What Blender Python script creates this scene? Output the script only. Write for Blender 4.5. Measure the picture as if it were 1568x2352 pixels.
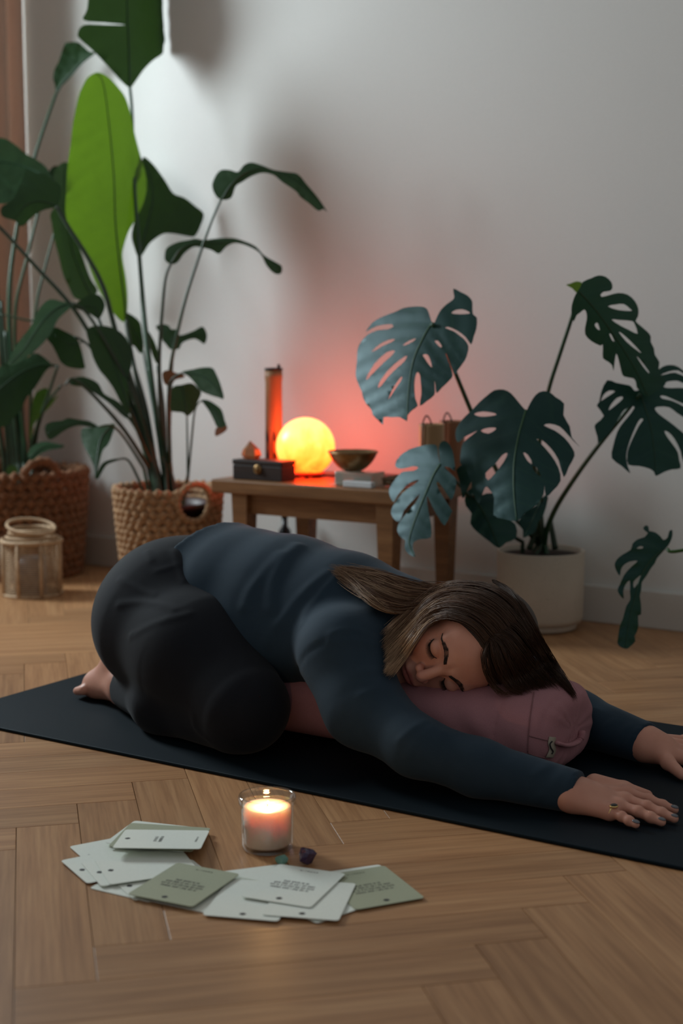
import bpy, bmesh, math, random, time
import numpy as np
from mathutils import Vector, Matrix, geometry
random.seed(7); rng = np.random.default_rng(7)
T0 = time.time()
for o in list(bpy.data.objects): bpy.data.objects.remove(o)
COL = bpy.context.scene.collection
SC = bpy.context.scene

# ---------------------------------------------------------------- camera
# room frame: X runs along the back wall (to the right), Y towards the back wall, Z up
FPX, CX, CY, EYE = 3267.0, 784.0, 1176.0, 0.70
_p, _a = math.radians(7.0), math.radians(122.5)
_ew = np.array([math.sin(_a), math.cos(_a)]); _en = np.array([-math.cos(_a), math.sin(_a)])
def _room(v): return np.array([v[0]*_ew[0]+v[1]*_ew[1], v[0]*_en[0]+v[1]*_en[1], v[2]])
CF = _room((0, math.cos(_p), -math.sin(_p))); CU = _room((0, math.sin(_p), math.cos(_p))); CR = _room((1., 0, 0))
CAM = np.array([0, 0, EYE])
cam = bpy.data.cameras.new('camera'); camo = bpy.data.objects.new('camera', cam); COL.objects.link(camo)
camo.matrix_world = Matrix(((CR[0], CU[0], -CF[0], 0), (CR[1], CU[1], -CF[1], 0), (CR[2], CU[2], -CF[2], EYE), (0, 0, 0, 1)))
cam.sensor_fit = 'VERTICAL'; cam.sensor_height = 36; cam.sensor_width = 24; cam.lens = 50
cam.clip_start = 0.05; cam.clip_end = 60
cam.dof.use_dof = True; cam.dof.focus_distance = 2.26; cam.dof.aperture_fstop = 3.2
SC.camera = camo
def ray(x, y): return CF + CR*(x-CX)/FPX + CU*(CY-y)/FPX
def pz(x, y, z=0.0):                      # pixel -> point on the horizontal plane z
    r = ray(x, y); return CAM + r*(z-EYE)/r[2]
def py(x, y, Y):                          # pixel -> point on the plane Y (parallel to the back wall)
    r = ray(x, y); return CAM + r*Y/r[1]
def pd(x, y, d): return CAM + ray(x, y)*d # pixel -> point at depth d
def proj(P):
    v = np.asarray(P, float)-CAM; d = v@CF
    return CX+FPX*(v@CR)/d, CY-FPX*(v@CU)/d, d

# ---------------------------------------------------------------- light and exposure
SC.view_settings.view_transform = 'Standard'; SC.view_settings.look = 'None'
SC.view_settings.gamma = 1.0; SC.view_settings.exposure = 0.62
w = bpy.data.worlds.new('world'); SC.world = w; w.use_nodes = True
w.node_tree.nodes['Background'].inputs[0].default_value = (0.80, 0.82, 0.82, 1)
w.node_tree.nodes['Background'].inputs[1].default_value = 0.17
WALL_Y, WALL_X = 3.27, -3.90
WIN = dict(y0=1.98, y1=2.62, z0=1.05, z1=2.05)           # the window in the left wall
al = bpy.data.lights.new('window_daylight', 'AREA'); al.shape = 'RECTANGLE'
al.size = WIN['y1']-WIN['y0']; al.size_y = WIN['z1']-WIN['z0']; al.energy = 60; al.color = (0.84, 0.955, 1.0)
alo = bpy.data.objects.new('window_daylight', al); COL.objects.link(alo)
alo.location = (WALL_X-0.16, (WIN['y0']+WIN['y1'])/2, (WIN['z0']+WIN['z1'])/2)
alo.rotation_euler = (math.radians(90), 0, math.radians(-90))

# ---------------------------------------------------------------- helpers
def wloc(o):
    v = np.zeros(3)
    while o is not None: v = v+np.array(o.location); o = o.parent
    return v
def tag(o, label=None, cat=None, group=None, kind=None):
    if label: o['label'] = label
    if cat: o['category'] = cat
    if group: o['group'] = group
    if kind: o['kind'] = kind
    return o
def thing(name, label, cat, loc, group=None):
    o = bpy.data.objects.new(name, None); COL.objects.link(o); o.location = loc; o.empty_display_size = 0.05
    return tag(o, label, cat, group)
def mobj(name, V, F, mat, parent=None, origin=None, smooth=True, label=None):
    """one mesh object; V are room coordinates"""
    me = bpy.data.meshes.new(name)
    base = wloc(parent) if parent is not None else np.zeros(3)
    off = np.array(origin, float) if origin is not None else base
    V = np.asarray(V, float)-off
    me.from_pydata(V.tolist(), [], [list(map(int, f)) for f in F]); me.update()
    if smooth: me.polygons.foreach_set('use_smooth', [True]*len(me.polygons))
    if mat is not None: me.materials.append(mat)
    o = bpy.data.objects.new(name, me); COL.objects.link(o)
    if parent is not None: o.parent = parent
    o.location = Vector((off-base).tolist())
    if label: o['label'] = label
    return o
def bm_obj(name, bm, mat, parent=None, origin=None, smooth=False, label=None):
    V = [tuple(v.co) for v in bm.verts]; bm.verts.index_update()
    F = [[v.index for v in f.verts] for f in bm.faces]; bm.free()
    return mobj(name, V, F, mat, parent, origin, smooth, label)
def join(*gs):
    V, F, n = [], [], 0
    for v, f in gs:
        V += [tuple(q) for q in v]; F += [[i+n for i in k] for k in f]; n += len(v)
    return V, F
def box(x0, x1, y0, y1, z0, z1):
    V = [(x, y, z) for x in (x0, x1) for y in (y0, y1) for z in (z0, z1)]
    F = [(0, 1, 3, 2), (4, 6, 7, 5), (0, 4, 5, 1), (2, 3, 7, 6), (0, 2, 6, 4), (1, 5, 7, 3)]
    return V, F
def bevbox(x0, x1, y0, y1, z0, z1, b=.003, seg=2):
    bm = bmesh.new(); V, F = box(x0, x1, y0, y1, z0, z1)
    vs = [bm.verts.new(v) for v in V]; [bm.faces.new([vs[i] for i in f]) for f in F]
    bmesh.ops.recalc_face_normals(bm, faces=bm.faces)
    bmesh.ops.bevel(bm, geom=list(bm.edges), offset=b, segments=seg, affect='EDGES', profile=.5)
    bm.verts.index_update()
    r = [tuple(v.co) for v in bm.verts], [[v.index for v in f.verts] for f in bm.faces]; bm.free(); return r
def xf(g, M):
    V, F = g; return [tuple(M @ Vector(v)) for v in V], F
def lathe(prof, c, n=48, close=False, ang0=0, squash=None):
    """prof: list of (radius, z) from bottom to top, around the vertical through c"""
    V, F = [], []; m = len(prof)
    for i in range(n):
        a = ang0+2*math.pi*i/n
        for r, z in prof: V.append((c[0]+r*math.cos(a), c[1]+r*math.sin(a), c[2]+z))
    for i in range(n):
        j = (i+1) % n
        for k in range(m-1): F.append((i*m+k, j*m+k, j*m+k+1, i*m+k+1))
    if prof[0][0] > 1e-6: F.append([i*m for i in range(n)][::-1])
    if prof[-1][0] > 1e-6 and close: F.append([i*m+m-1 for i in range(n)])
    return V, F
def catmull(P, n=6, closed=False):
    P = np.asarray(P, float); m = len(P); out = []
    rngk = range(m if closed else m-1)
    for i in rngk:
        if closed: a, b, c, d = P[(i-1) % m], P[i], P[(i+1) % m], P[(i+2) % m]
        else: a, b, c, d = P[max(i-1, 0)], P[i], P[i+1], P[min(i+2, m-1)]
        for t in np.arange(n)/n:
            out.append(.5*((2*b)+(c-a)*t+(2*a-5*b+4*c-d)*t*t+(3*b-a-3*c+d)*t**3))
    if not closed: out.append(P[-1])
    return np.array(out)
def tube(P, r, n=8, caps=True, flat=1.0):
    """tube along points P with radius r (number or list)"""
    P = np.asarray(P, float); m = len(P); r = np.broadcast_to(np.asarray(r, float), (m,))
    T = np.gradient(P, axis=0); T /= np.linalg.norm(T, axis=1)[:, None]+1e-12
    up = np.array([0, 0, 1.]) if abs(T[0][2]) < .9 else np.array([1., 0, 0])
    N = np.cross(T[0], up); N /= np.linalg.norm(N); V, F = [], []
    for i in range(m):
        N = N-T[i]*(N@T[i]); N /= np.linalg.norm(N)+1e-12; B = np.cross(T[i], N)
        for k in range(n):
            a = 2*math.pi*k/n; V.append(tuple(P[i]+r[i]*(N*math.cos(a)+B*math.sin(a)*flat)))
    for i in range(m-1):
        for k in range(n):
            l = (k+1) % n; F.append((i*n+k, i*n+l, (i+1)*n+l, (i+1)*n+k))
    if caps: F.append(list(range(n))[::-1]); F.append([(m-1)*n+k for k in range(n)])
    return V, F
def sphere(c, r, nu=24, nv=14):
    prof = [(max(r*math.sin(math.pi*i/nv), 0 if 0 < i < nv else 0), -r*math.cos(math.pi*i/nv)) for i in range(nv+1)]
    prof[0] = (1e-7, -r); prof[-1] = (1e-7, r); return lathe(prof, c, nu)

# ---------------------------------------------------------------- materials
def lin(*c): return tuple(((v/255+.055)/1.055)**2.4 if v/255 > .04045 else v/255/12.92 for v in c)+(1,)
def mat(name, col, rough=.6, **k):
    m = bpy.data.materials.new(name); m.use_nodes = True; nt = m.node_tree; b = nt.nodes['Principled BSDF']
    b.inputs['Base Color'].default_value = tuple(col)[:3]+(1,); b.inputs['Roughness'].default_value = rough
    for kk, v in k.items(): b.inputs[kk.replace('_', ' ')].default_value = v
    return m
def nd(m, t, **k):
    n = m.node_tree.nodes.new(t)
    for a, v in k.items():
        if a.startswith('i_'): n.inputs[int(a[2:]) if a[2:].isdigit() else a[2:].replace('_', ' ')].default_value = v
        else: setattr(n, a, v)
    return n
def lk(m, a, b): m.node_tree.links.new(a, b)
def BS(m): return m.node_tree.nodes['Principled BSDF']
def coords(m, scale=(1, 1, 1), rnd=False, kind='Object'):
    tc = nd(m, 'ShaderNodeTexCoord'); mp = nd(m, 'ShaderNodeMapping'); mp.inputs['Scale'].default_value = scale
    lk(m, tc.outputs[kind], mp.inputs['Vector'])
    if rnd:
        oi = nd(m, 'ShaderNodeObjectInfo'); mu = nd(m, 'ShaderNodeMath', operation='MULTIPLY'); mu.inputs[1].default_value = 57.3
        lk(m, oi.outputs['Random'], mu.inputs[0]); cb = nd(m, 'ShaderNodeCombineXYZ')
        for i in range(3): lk(m, mu.outputs[0], cb.inputs[i])
        lk(m, cb.outputs[0], mp.inputs['Location'])
    return mp.outputs[0]
def noise(m, vec, scale, detail=4, rough=.55, dist=0):
    n = nd(m, 'ShaderNodeTexNoise'); n.inputs['Scale'].default_value = scale; n.inputs['Detail'].default_value = detail
    n.inputs['Roughness'].default_value = rough; n.inputs['Distortion'].default_value = dist
    if vec is not None: lk(m, vec, n.inputs['Vector'])
    return n.outputs['Fac']
def ramp(m, fac, stops):
    n = nd(m, 'ShaderNodeValToRGB'); e = n.color_ramp.elements
    while len(e) < len(stops): e.new(.5)
    for k, (p, c) in enumerate(stops): e[k].position = p; e[k].color = tuple(c)[:3]+(1,)
    lk(m, fac, n.inputs[0]); return n.outputs['Color']
def bump(m, fac, strength=.3, dist=.002):
    n = nd(m, 'ShaderNodeBump'); n.inputs['Strength'].default_value = strength; n.inputs['Distance'].default_value = dist
    lk(m, fac, n.inputs['Height']); lk(m, n.outputs[0], BS(m).inputs['Normal'])
def mottled(name, c1, c2, scale=20, rough=.7, bmp=.2, bdist=.002, stretch=(1, 1, 1), detail=5, rnd=False, **k):
    m = mat(name, c1, rough, **k); v = coords(m, stretch, rnd); f = noise(m, v, scale, detail)
    lk(m, ramp(m, f, [(.3, c1), (.7, c2)]), BS(m).inputs['Base Color'])
    if bmp: bump(m, f, bmp, bdist)
    return m
def mix_rgb(m, a, b, fac, mode='MIX'):
    n = nd(m, 'ShaderNodeMix', data_type='RGBA', blend_type=mode)
    for s, k in ((a, 6), (b, 7)):
        if hasattr(s, 'links'): lk(m, s, n.inputs[k])
        else: n.inputs[k].default_value = tuple(s)[:3]+(1,)
    if hasattr(fac, 'links'): lk(m, fac, n.inputs[0])
    else: n.inputs[0].default_value = fac
    return n.outputs[2]
def wood(name, c1, c2, c3, stretch=(3, 40, 40), rough=.45, rnd=True, var=.25):
    m = mat(name, c1, rough); v = coords(m, stretch, rnd)
    g = noise(m, v, 1.0, 6, .6, .6); col = ramp(m, g, [(.28, c1), (.5, c2), (.72, c3)])
    v2 = coords(m, (stretch[0]*3, stretch[1]*6, stretch[2]*6), rnd); g2 = noise(m, v2, 1.0, 3)
    col = mix_rgb(m, col, ramp(m, g2, [(.35, (.62, .55, .5)), (.6, (1, 1, 1))]), .55, 'MULTIPLY')
    if rnd:
        oi = nd(m, 'ShaderNodeObjectInfo'); hs = nd(m, 'ShaderNodeHueSaturation')
        mr = nd(m, 'ShaderNodeMapRange'); mr.inputs[3].default_value = 1-var; mr.inputs[4].default_value = 1+var
        lk(m, oi.outputs['Random'], mr.inputs[0]); lk(m, mr.outputs[0], hs.inputs['Value']); lk(m, col, hs.inputs['Color']); col = hs.outputs[0]
    lk(m, col, BS(m).inputs['Base Color']); bump(m, g2, .08, .001)
    return m
# ================================================================ the room
M_wall = mottled('wall_plaster', (.725, .720, .695), (.74, .735, .71), 160, .85, .05, .0006)
M_trim = mat('white_trim', (.66, .64, .60), .5)
XR, YF = 1.6, -0.9                                           # how far the room is built to the right and behind the camera
M_plank = wood('oak_plank', (.36, .175, .075), (.46, .235, .105), (.54, .295, .14), (2.2, 30, 30), .44, True, .13)
# floor: a slab with each herringbone plank on it
fl = mobj('floor', *box(WALL_X, XR, YF, WALL_Y, -.05, -.0125), mat('subfloor', (.05, .032, .02), .9), smooth=False)
tag(fl, 'oak herringbone parquet floor', kind='structure')
PW, PL, GAP = .0889, .522, .0004
A0 = pz(37.5, 1901)[:2]; us = np.array([1, -1])/math.sqrt(2); ut = np.array([1, 1])/math.sqrt(2)
def clip(poly, ax, lim, sg):
    out = []
    for i in range(len(poly)):
        p, q = poly[i], poly[(i+1) % len(poly)]; a, b = sg*(lim-p[ax]), sg*(lim-q[ax])
        if a >= 0: out.append(p)
        if (a >= 0) != (b >= 0): out.append(p+(q-p)*(a/(a-b)))
    return out
def plank_geo(poly):
    n = len(poly); c = np.mean(poly, axis=0); V = []
    for z, ins in ((-.0122, 0), (-.0005, 0), (0, .0005)):
        for p in poly: d = c-p; d = d/np.linalg.norm(d)*ins*1.4; V.append((p[0]+d[0], p[1]+d[1], z))
    F = [[2*n+i for i in range(n)]]
    for l in (0, 1):
        for i in range(n): j = (i+1) % n; F.append((l*n+i, l*n+j, (l+1)*n+j, (l+1)*n+i))
    return V, F
full = [np.array(p) for p in ((-PL/2+GAP, -PW/2+GAP), (PL/2-GAP, -PW/2+GAP), (PL/2-GAP, PW/2-GAP), (-PL/2+GAP, PW/2-GAP))]
gv, gf = plank_geo(full); plank_me = bpy.data.meshes.new('plank'); plank_me.from_pydata(gv, [], gf); plank_me.materials.append(M_plank)
rest = []; nplank = 0
for k in range(-60, 61):
    for j in range(-8, 9):
        s0, t0 = -k*PW+j*PL, k*PW+j*PL
        for typ in (0, 1):
            cs, ct = (s0+PL/2, t0+PW/2) if typ == 0 else (s0+PW/2, t0-PL/2)
            c = A0+us*cs+ut*ct
            if not (WALL_X-.3 < c[0] < XR+.3 and YF-.3 < c[1] < WALL_Y+.3): continue
            ang = -math.pi/4 if typ == 0 else math.pi/4
            if (k+j) % 2: ang += math.pi
            ca, sa = math.cos(ang), math.sin(ang); Rm = np.array([[ca, -sa], [sa, ca]])
            poly = [c+Rm@p for p in full]; ins = all(WALL_X < p[0] < XR and YF < p[1] < WALL_Y for p in poly)
            if not ins:
                for ax, lim, sg in ((0, WALL_X, -1), (0, XR, 1), (1, YF, -1), (1, WALL_Y, 1)):
                    if poly: poly = clip(poly, ax, lim, sg)
                if len(poly) < 3: continue
                ar = .5*abs(sum(poly[i][0]*poly[(i+1) % len(poly)][1]-poly[(i+1) % len(poly)][0]*poly[i][1] for i in range(len(poly))))
                if ar < .0008: continue
            px, pyy, d = proj((c[0], c[1], 0))
            seen = d > .6 and -420 < px < 1990 and 1150 < pyy < 2800
            if not seen: rest.append(([(p[0], p[1]) for p in poly], ang)); continue
            if ins: o = bpy.data.objects.new('plank', plank_me); o.location = (c[0], c[1], 0)
            else:
                loc = [Rm.T@(p-c) for p in poly]; v, f = plank_geo(loc)
                me = bpy.data.meshes.new('plank'); me.from_pydata(v, [], f); me.materials.append(M_plank)
                o = bpy.data.objects.new('plank', me); o.location = (c[0], c[1], 0)
            o.rotation_euler = (0, 0, ang); COL.objects.link(o); o.parent = fl; nplank += 1
gs = [plank_geo([np.array(p) for p in q]) for q, a in rest]
o = mobj('outer_planks', *join(*gs), M_plank, fl, smooth=False); o['kind'] = 'stuff'
# walls
tag(mobj('wall_back', *box(WALL_X-.12, XR, WALL_Y, WALL_Y+.12, -.05, 2.7), M_wall, smooth=False), 'plain white painted plaster back wall', kind='structure')
w_ = WIN; gs = [box(WALL_X-.12, WALL_X, YF, WALL_Y, -.05, w_['z0']), box(WALL_X-.12, WALL_X, YF, WALL_Y, w_['z1'], 2.7),
      box(WALL_X-.12, WALL_X, YF, w_['y0'], w_['z0'], w_['z1']), box(WALL_X-.12, WALL_X, w_['y1'], WALL_Y, w_['z0'], w_['z1'])]
tag(mobj('wall_left', *join(*gs), M_wall, smooth=False), 'white plaster side wall with the window opening', kind='structure')
def board(name, x0, x1, y0, y1, lab):
    h = .092; g = join(bevbox(x0, x1, y0, y1, 0, h, .003)); tag(mobj(name, *g, M_trim, smooth=False), lab, kind='structure')
board('baseboard_back', WALL_X, XR, WALL_Y-.014, WALL_Y, 'white painted skirting board along the back wall')
board('baseboard_left', WALL_X, WALL_X+.014, YF, WALL_Y-.014, 'white painted skirting board along the side wall')
# window: frame, a centre bar and two panes
wn = mobj('window_1', *join(box(WALL_X-.1, WALL_X-.04, w_['y0'], w_['y1'], w_['z0'], w_['z0']+.045), box(WALL_X-.1, WALL_X-.04, w_['y0'], w_['y1'], w_['z1']-.045, w_['z1']),
     box(WALL_X-.1, WALL_X-.04, w_['y0'], w_['y0']+.045, w_['z0']+.045, w_['z1']-.045), box(WALL_X-.1, WALL_X-.04, w_['y1']-.045, w_['y1'], w_['z0']+.045, w_['z1']-.045)), M_trim, smooth=False)
tag(wn, 'white framed window in the side wall', kind='structure')
M_pane = bpy.data.materials.new('clear_pane'); M_pane.use_nodes = True; nt = M_pane.node_tree; nt.nodes.clear()
ou = nt.nodes.new('ShaderNodeOutputMaterial'); mx = nt.nodes.new('ShaderNodeMixShader'); mx.inputs[0].default_value = .06
tr = nt.nodes.new('ShaderNodeBsdfTransparent'); gl = nt.nodes.new('ShaderNodeBsdfGlossy'); gl.inputs['Roughness'].default_value = .02
nt.links.new(tr.outputs[0], mx.inputs[1]); nt.links.new(gl.outputs[0], mx.inputs[2]); nt.links.new(mx.outputs[0], ou.inputs[0])
mobj('pane', *box(WALL_X-.075, WALL_X-.071, w_['y0']+.045, w_['y1']-.045, w_['z0']+.045, w_['z1']-.045), M_pane, wn, smooth=False)
# curtain in the corner
cu = thing('curtain', 'dusty pink floor-length curtain hanging in the room corner', 'curtain', (-3.29, 3.02, .02))
M_cur = mottled('curtain_linen', (.66, .50, .42), (.72, .56, .47), 120, .9, .2, .001)
V, F = [], []; nn = 110
for i in range(nn+1):
    t = i/nn; X = -3.325+t*.088; Y = 2.93+t*.325; n = .022*math.sin(t*math.pi*2*5.2)
    for z in np.linspace(.02, 2.55, 9): V.append((X+n*(1-.2*z/2.5), Y-.2*n, z))
for i in range(nn):
    for k in range(8): F.append((i*9+k, (i+1)*9+k, (i+1)*9+k+1, i*9+k+1))
tl = nd(M_cur, 'ShaderNodeBsdfTranslucent'); tl.inputs[0].default_value = (.62, .46, .38, 1); mx = nd(M_cur, 'ShaderNodeMixShader'); mx.inputs[0].default_value = .4
lk(M_cur, BS(M_cur).outputs[0], mx.inputs[1]); lk(M_cur, tl.outputs[0], mx.inputs[2]); lk(M_cur, mx.outputs[0], M_cur.node_tree.nodes['Material Output'].inputs['Surface'])
c_ = mobj('drape', V, F, M_cur, cu); sm = c_.modifiers.new('thickness', 'SOLIDIFY'); sm.thickness = .0015
mobj('rod', *tube([(-3.39, 2.60, 2.57), (-3.235, 3.26, 2.57)], .012, 12), mat('rod_metal', (.1, .1, .1), .4, Metallic=1.0), cu)
# ================================================================ signed distance modelling (bodies, cushions)
def v_(p): return np.asarray(p, float)
def sd_cone(P, a, b, ra, rb):
    a, b = v_(a), v_(b); ba = b-a; h = np.clip(((P-a)@ba)/(ba@ba), 0, 1)
    return np.linalg.norm(P-a-h[:, None]*ba, axis=1)-(ra+(rb-ra)*h)
def sd_ell(P, c, r, Rm=None):
    Q = P-v_(c)
    if Rm is not None: Q = Q@np.asarray(Rm)            # columns of Rm are the ellipsoid axes
    r = v_(r); k0 = np.linalg.norm(Q/r, axis=1); k1 = np.linalg.norm(Q/(r*r), axis=1)+1e-9
    return k0*(k0-1)/k1
def smin(a, b, k):
    h = np.clip(.5+.5*(b-a)/k, 0, 1); return b+(a-b)*h-k*h*(1-h)
def smax(a, b, k): return -smin(-a, -b, k)
def sd_poly(P, L, r=0.):
    d = np.full(len(P), 9.)
    for a, b in zip(L[:-1], L[1:]): d = np.minimum(d, sd_cone(P, a, b, r, r))
    return d
def surfnet(f, lo, hi, h, it=1):
    lo, hi = v_(lo), v_(hi); n = np.ceil((hi-lo)/h).astype(int)+1
    ax = [lo[i]+h*np.arange(n[i]) for i in range(3)]
    V = np.empty(n, dtype=np.float32)
    YZ = np.stack(np.meshgrid(ax[1], ax[2], indexing='ij'), -1).reshape(-1, 2)
    st = max(1, int(400000//len(YZ)))
    for i in range(0, n[0], st):
        xs = ax[0][i:i+st]
        P = np.empty((len(xs)*len(YZ), 3)); P[:, 0] = np.repeat(xs, len(YZ)); P[:, 1:] = np.tile(YZ, (len(xs), 1))
        V[i:i+st] = f(P).reshape(len(xs), n[1], n[2])
    S = V < 0
    c = n-1; cnt = np.zeros(c, np.int8); acc = np.zeros(tuple(c)+(3,), np.float32)
    def sl(d, e): return slice(d, d+e)
    offs = [(x, y, z) for x in (0, 1) for y in (0, 1) for z in (0, 1)]
    for ai in range(3):
        for o1 in (0, 1):
            for o2 in (0, 1):
                o = [0, 0, 0]; oth = [k for k in range(3) if k != ai]; o[oth[0]], o[oth[1]] = o1, o2; p = list(o); p[ai] = 1
                s0 = tuple(sl(o[k], c[k]) for k in range(3)); s1 = tuple(sl(p[k], c[k]) for k in range(3))
                m = S[s0] != S[s1]; t = np.zeros(c, np.float32); a_, b_ = V[s0][m], V[s1][m]; t[m] = a_/(a_-b_)
                cnt += m
                for k in range(3): acc[..., k] += np.where(m, t if k == ai else float(o[k]), 0)
    act = cnt > 0; idx = -np.ones(c, np.int64); idx[act] = np.arange(act.sum())
    g = np.argwhere(act); vert = lo+h*(g+acc[act]/cnt[act][:, None])
    quads = []
    for ai in range(3):
        oth = [k for k in range(3) if k != ai]
        s0 = [slice(1, c[k]) for k in range(3)]; s0[ai] = slice(0, c[ai]); s1 = list(s0); s1[ai] = slice(1, c[ai]+1)
        A, B = S[tuple(s0)], S[tuple(s1)]; e = np.argwhere(A != B)
        if not len(e): continue
        inside = A[tuple(e.T)]; base = e.copy(); base[:, oth[0]] += 1; base[:, oth[1]] += 1
        def ci(d0, d1):
            q = base.copy(); q[:, oth[0]] -= d0; q[:, oth[1]] -= d1; return idx[tuple(q.T)]
        Q = np.stack([ci(1, 1), ci(0, 1), ci(0, 0), ci(1, 0)], 1)
        flip = inside if ai != 1 else ~inside
        Q[~flip] = Q[~flip][:, ::-1]; quads.append(Q)
    Q = np.concatenate(quads); Q = Q[(Q >= 0).all(1)]
    for _ in range(it):                               # light smoothing
        s = np.zeros_like(vert); w_n = np.zeros(len(vert))
        for k in range(4):
            a_, b_ = Q[:, k], Q[:, (k+1) % 4]; np.add.at(s, a_, vert[b_]); np.add.at(w_n, a_, 1); np.add.at(s, b_, vert[a_]); np.add.at(w_n, b_, 1)
        vert = .5*vert+.5*s/np.maximum(w_n, 1)[:, None]
    return vert, Q
def fast_mesh(name, V, Q, mat_, parent=None, origin=None):
    base = wloc(parent) if parent is not None else np.zeros(3)
    off = v_(origin) if origin is not None else base
    me = bpy.data.meshes.new(name); n = len(Q); k = Q.shape[1]
    me.vertices.add(len(V)); me.vertices.foreach_set('co', (V-off).astype(np.float32).ravel())
    me.loops.add(n*k); me.loops.foreach_set('vertex_index', Q.astype(np.int32).ravel())
    me.polygons.add(n); me.polygons.foreach_set('loop_start', np.arange(0, n*k, k, dtype=np.int32))
    me.polygons.foreach_set('use_smooth', np.ones(n, bool)); me.update(calc_edges=True); me.validate()
    if mat_ is not None: me.materials.append(mat_)
    o = bpy.data.objects.new(name, me); COL.objects.link(o)
    if parent is not None: o.parent = parent
    o.location = Vector((off-base).tolist()); return o
def hitv(pts, f, off=0., t0=1.5, t1=3.1):
    """points where the lines of sight through pixels meet the surface f = off (or come closest to it)"""
    r = np.array([ray(x, y) for x, y in pts]); r /= np.linalg.norm(r, axis=1)[:, None]; n = len(r)
    off = np.broadcast_to(np.asarray(off, float), (n,)); t = np.full(n, t0); bd = np.full(n, 9.); bt = t.copy(); live = np.ones(n, bool)
    for _ in range(200):
        if not live.any(): break
        k = np.where(live)[0]; d = f(CAM+r[k]*t[k][:, None])-off[k]
        b = d < bd[k]; bd[k[b]] = d[b]; bt[k[b]] = t[k[b]]
        st = d > .0004; live[k[~st]] = False
        t[k[st]] += np.maximum(d[st]*.65, .0012); live[t > t1] = False
    return CAM+r*bt[:, None]

# ---------------------------------------------------------------- yoga mat
MZ = .006
MX0, MX1, MY0, MY1 = -2.008, -.19, 1.765, 2.435
M_mat = mottled('mat_rubber', (.0022, .0050, .0080), (.0030, .0064, .0100), 900, .66, .25, .0006)
BS(M_mat).inputs['Specular IOR Level'].default_value = .20; BS(M_mat).inputs['Specular Tint'].default_value = (.55, .82, 1, 1)
mt = mobj('yoga_mat', *bevbox(MX0, MX1, MY0, MY1, 0.0003, MZ, .002), M_mat, origin=(-1.1, 2.1, 0), smooth=False)
tag(mt, 'black rubber yoga mat lying flat on the parquet', 'yoga mat')
# ---------------------------------------------------------------- bolster
BC, BW, BH, BX0, BX1 = (2.075, MZ+.069), .120, .070, -1.56, -.880
def sd_bolster(P):
    y = (P[:, 1]-BC[0])/BW; z = (P[:, 2]-BC[1])/BH
    e = (np.abs(y)**2.5+np.abs(z)**2.5+1e-9)**(1/2.5)
    x = P[:, 0]; cap = np.maximum(x-(BX1-.045), (BX0+.045)-x)
    d = (e-1)*.092
    q = np.stack([np.maximum(d+.045, 0), np.maximum(cap, 0)], 1)
    return np.linalg.norm(q, axis=1)+np.minimum(np.maximum(d+.045, cap), 0)-.045
def sd_bolster_w(P):
    d = sd_bolster(P); x = P[:, 0]; a = np.arctan2(P[:, 2]-BC[1], P[:, 1]-BC[0])
    wr = .0009*np.sin(a*13+3*np.sin(x*31)+2*np.sin(a*5))*np.clip((x-(BX1-.10))/.1, 0, 1)
    wr += .0012*np.sin(x*95+4*np.sin(a*3))*np.exp(-((x+1.0)/.07)**2)
    wr -= .0018*np.exp(-((x-(BX1-.085))/.0028)**2)+.0016*np.exp(-((x-(BX1-.012))/.003)**2)
    return smax(d-wr, -(P[:, 2]-MZ-.0005), .004)
M_bol = mottled('plum_linen', (.36, .165, .185), (.42, .195, .215), 700, .92, .5, .0008)
bo_t = thing('bolster', 'plum linen bolster cushion lying lengthwise on the yoga mat', 'bolster', (-1.2, BC[0], MZ))
V, Q = surfnet(sd_bolster_w, (BX0-.03, BC[0]-.16, -.004), (BX1+.03, BC[0]+.16, .205), .0042)
fast_mesh('cover', V, Q, M_bol, bo_t)
# ---------------------------------------------------------------- bolster trimmings: label, seam stitches, carrying loop
def on_bol(pts, off=.0006): return hitv(pts, sd_bolster_w, off)
def strip(px_a, px_b, f, n=10, off=.0012):
    A = hitv(catmull(px_a, n), f, off); B = hitv(catmull(px_b, n), f, off); m = len(A); V = list(A)+list(B)
    return V, [(i, i+1, m+i+1, m+i) for i in range(m-1)]
V, F = strip([(1262, 1692), (1259, 1708), (1262, 1722), (1254, 1741)], [(1277, 1694), (1275, 1710), (1277, 1724), (1270, 1741)], sd_bolster_w, 6, .0022)
lb = mobj('label_tag', V, F, mat('cream_tape', (.42, .37, .29), .8), bo_t, label='cream woven label with a dark squiggle'); sm = lb.modifiers.new('t', 'SOLIDIFY'); sm.thickness = .0012
mobj('print', *tube(on_bol(catmull([(1268, 1703), (1263, 1709), (1265, 1718), (1270, 1726), (1267, 1732)], 5), .0036), .0011, 6), mat('ink', (.02, .02, .02), .8), lb)
M_st = mat('pale_stitch', (.24, .11, .12), .9)
mobj('seam', *tube(on_bol(catmull([(1226, 1590), (1218, 1640), (1213, 1690), (1212, 1728)], 6), .0008), .0009, 6), M_st, bo_t)
mobj('seam', *tube(on_bol(catmull([(1214, 1690), (1240, 1697), (1262, 1702)], 6), .0008), .0008, 6), M_st, bo_t)
mobj('seam', *tube(on_bol(catmull([(1212, 1730), (1235, 1738), (1256, 1742)], 6), .0008), .0008, 6), M_st, bo_t)
lp = on_bol(catmull([(1277, 1706), (1300, 1712), (1322, 1706), (1334, 1694), (1336, 1678)], 6), .005)
mobj('carry_loop', *tube(lp, [.0035]+[.006]*(len(lp)-2)+[.0035], 8, True, .6), M_bol, bo_t)
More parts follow.
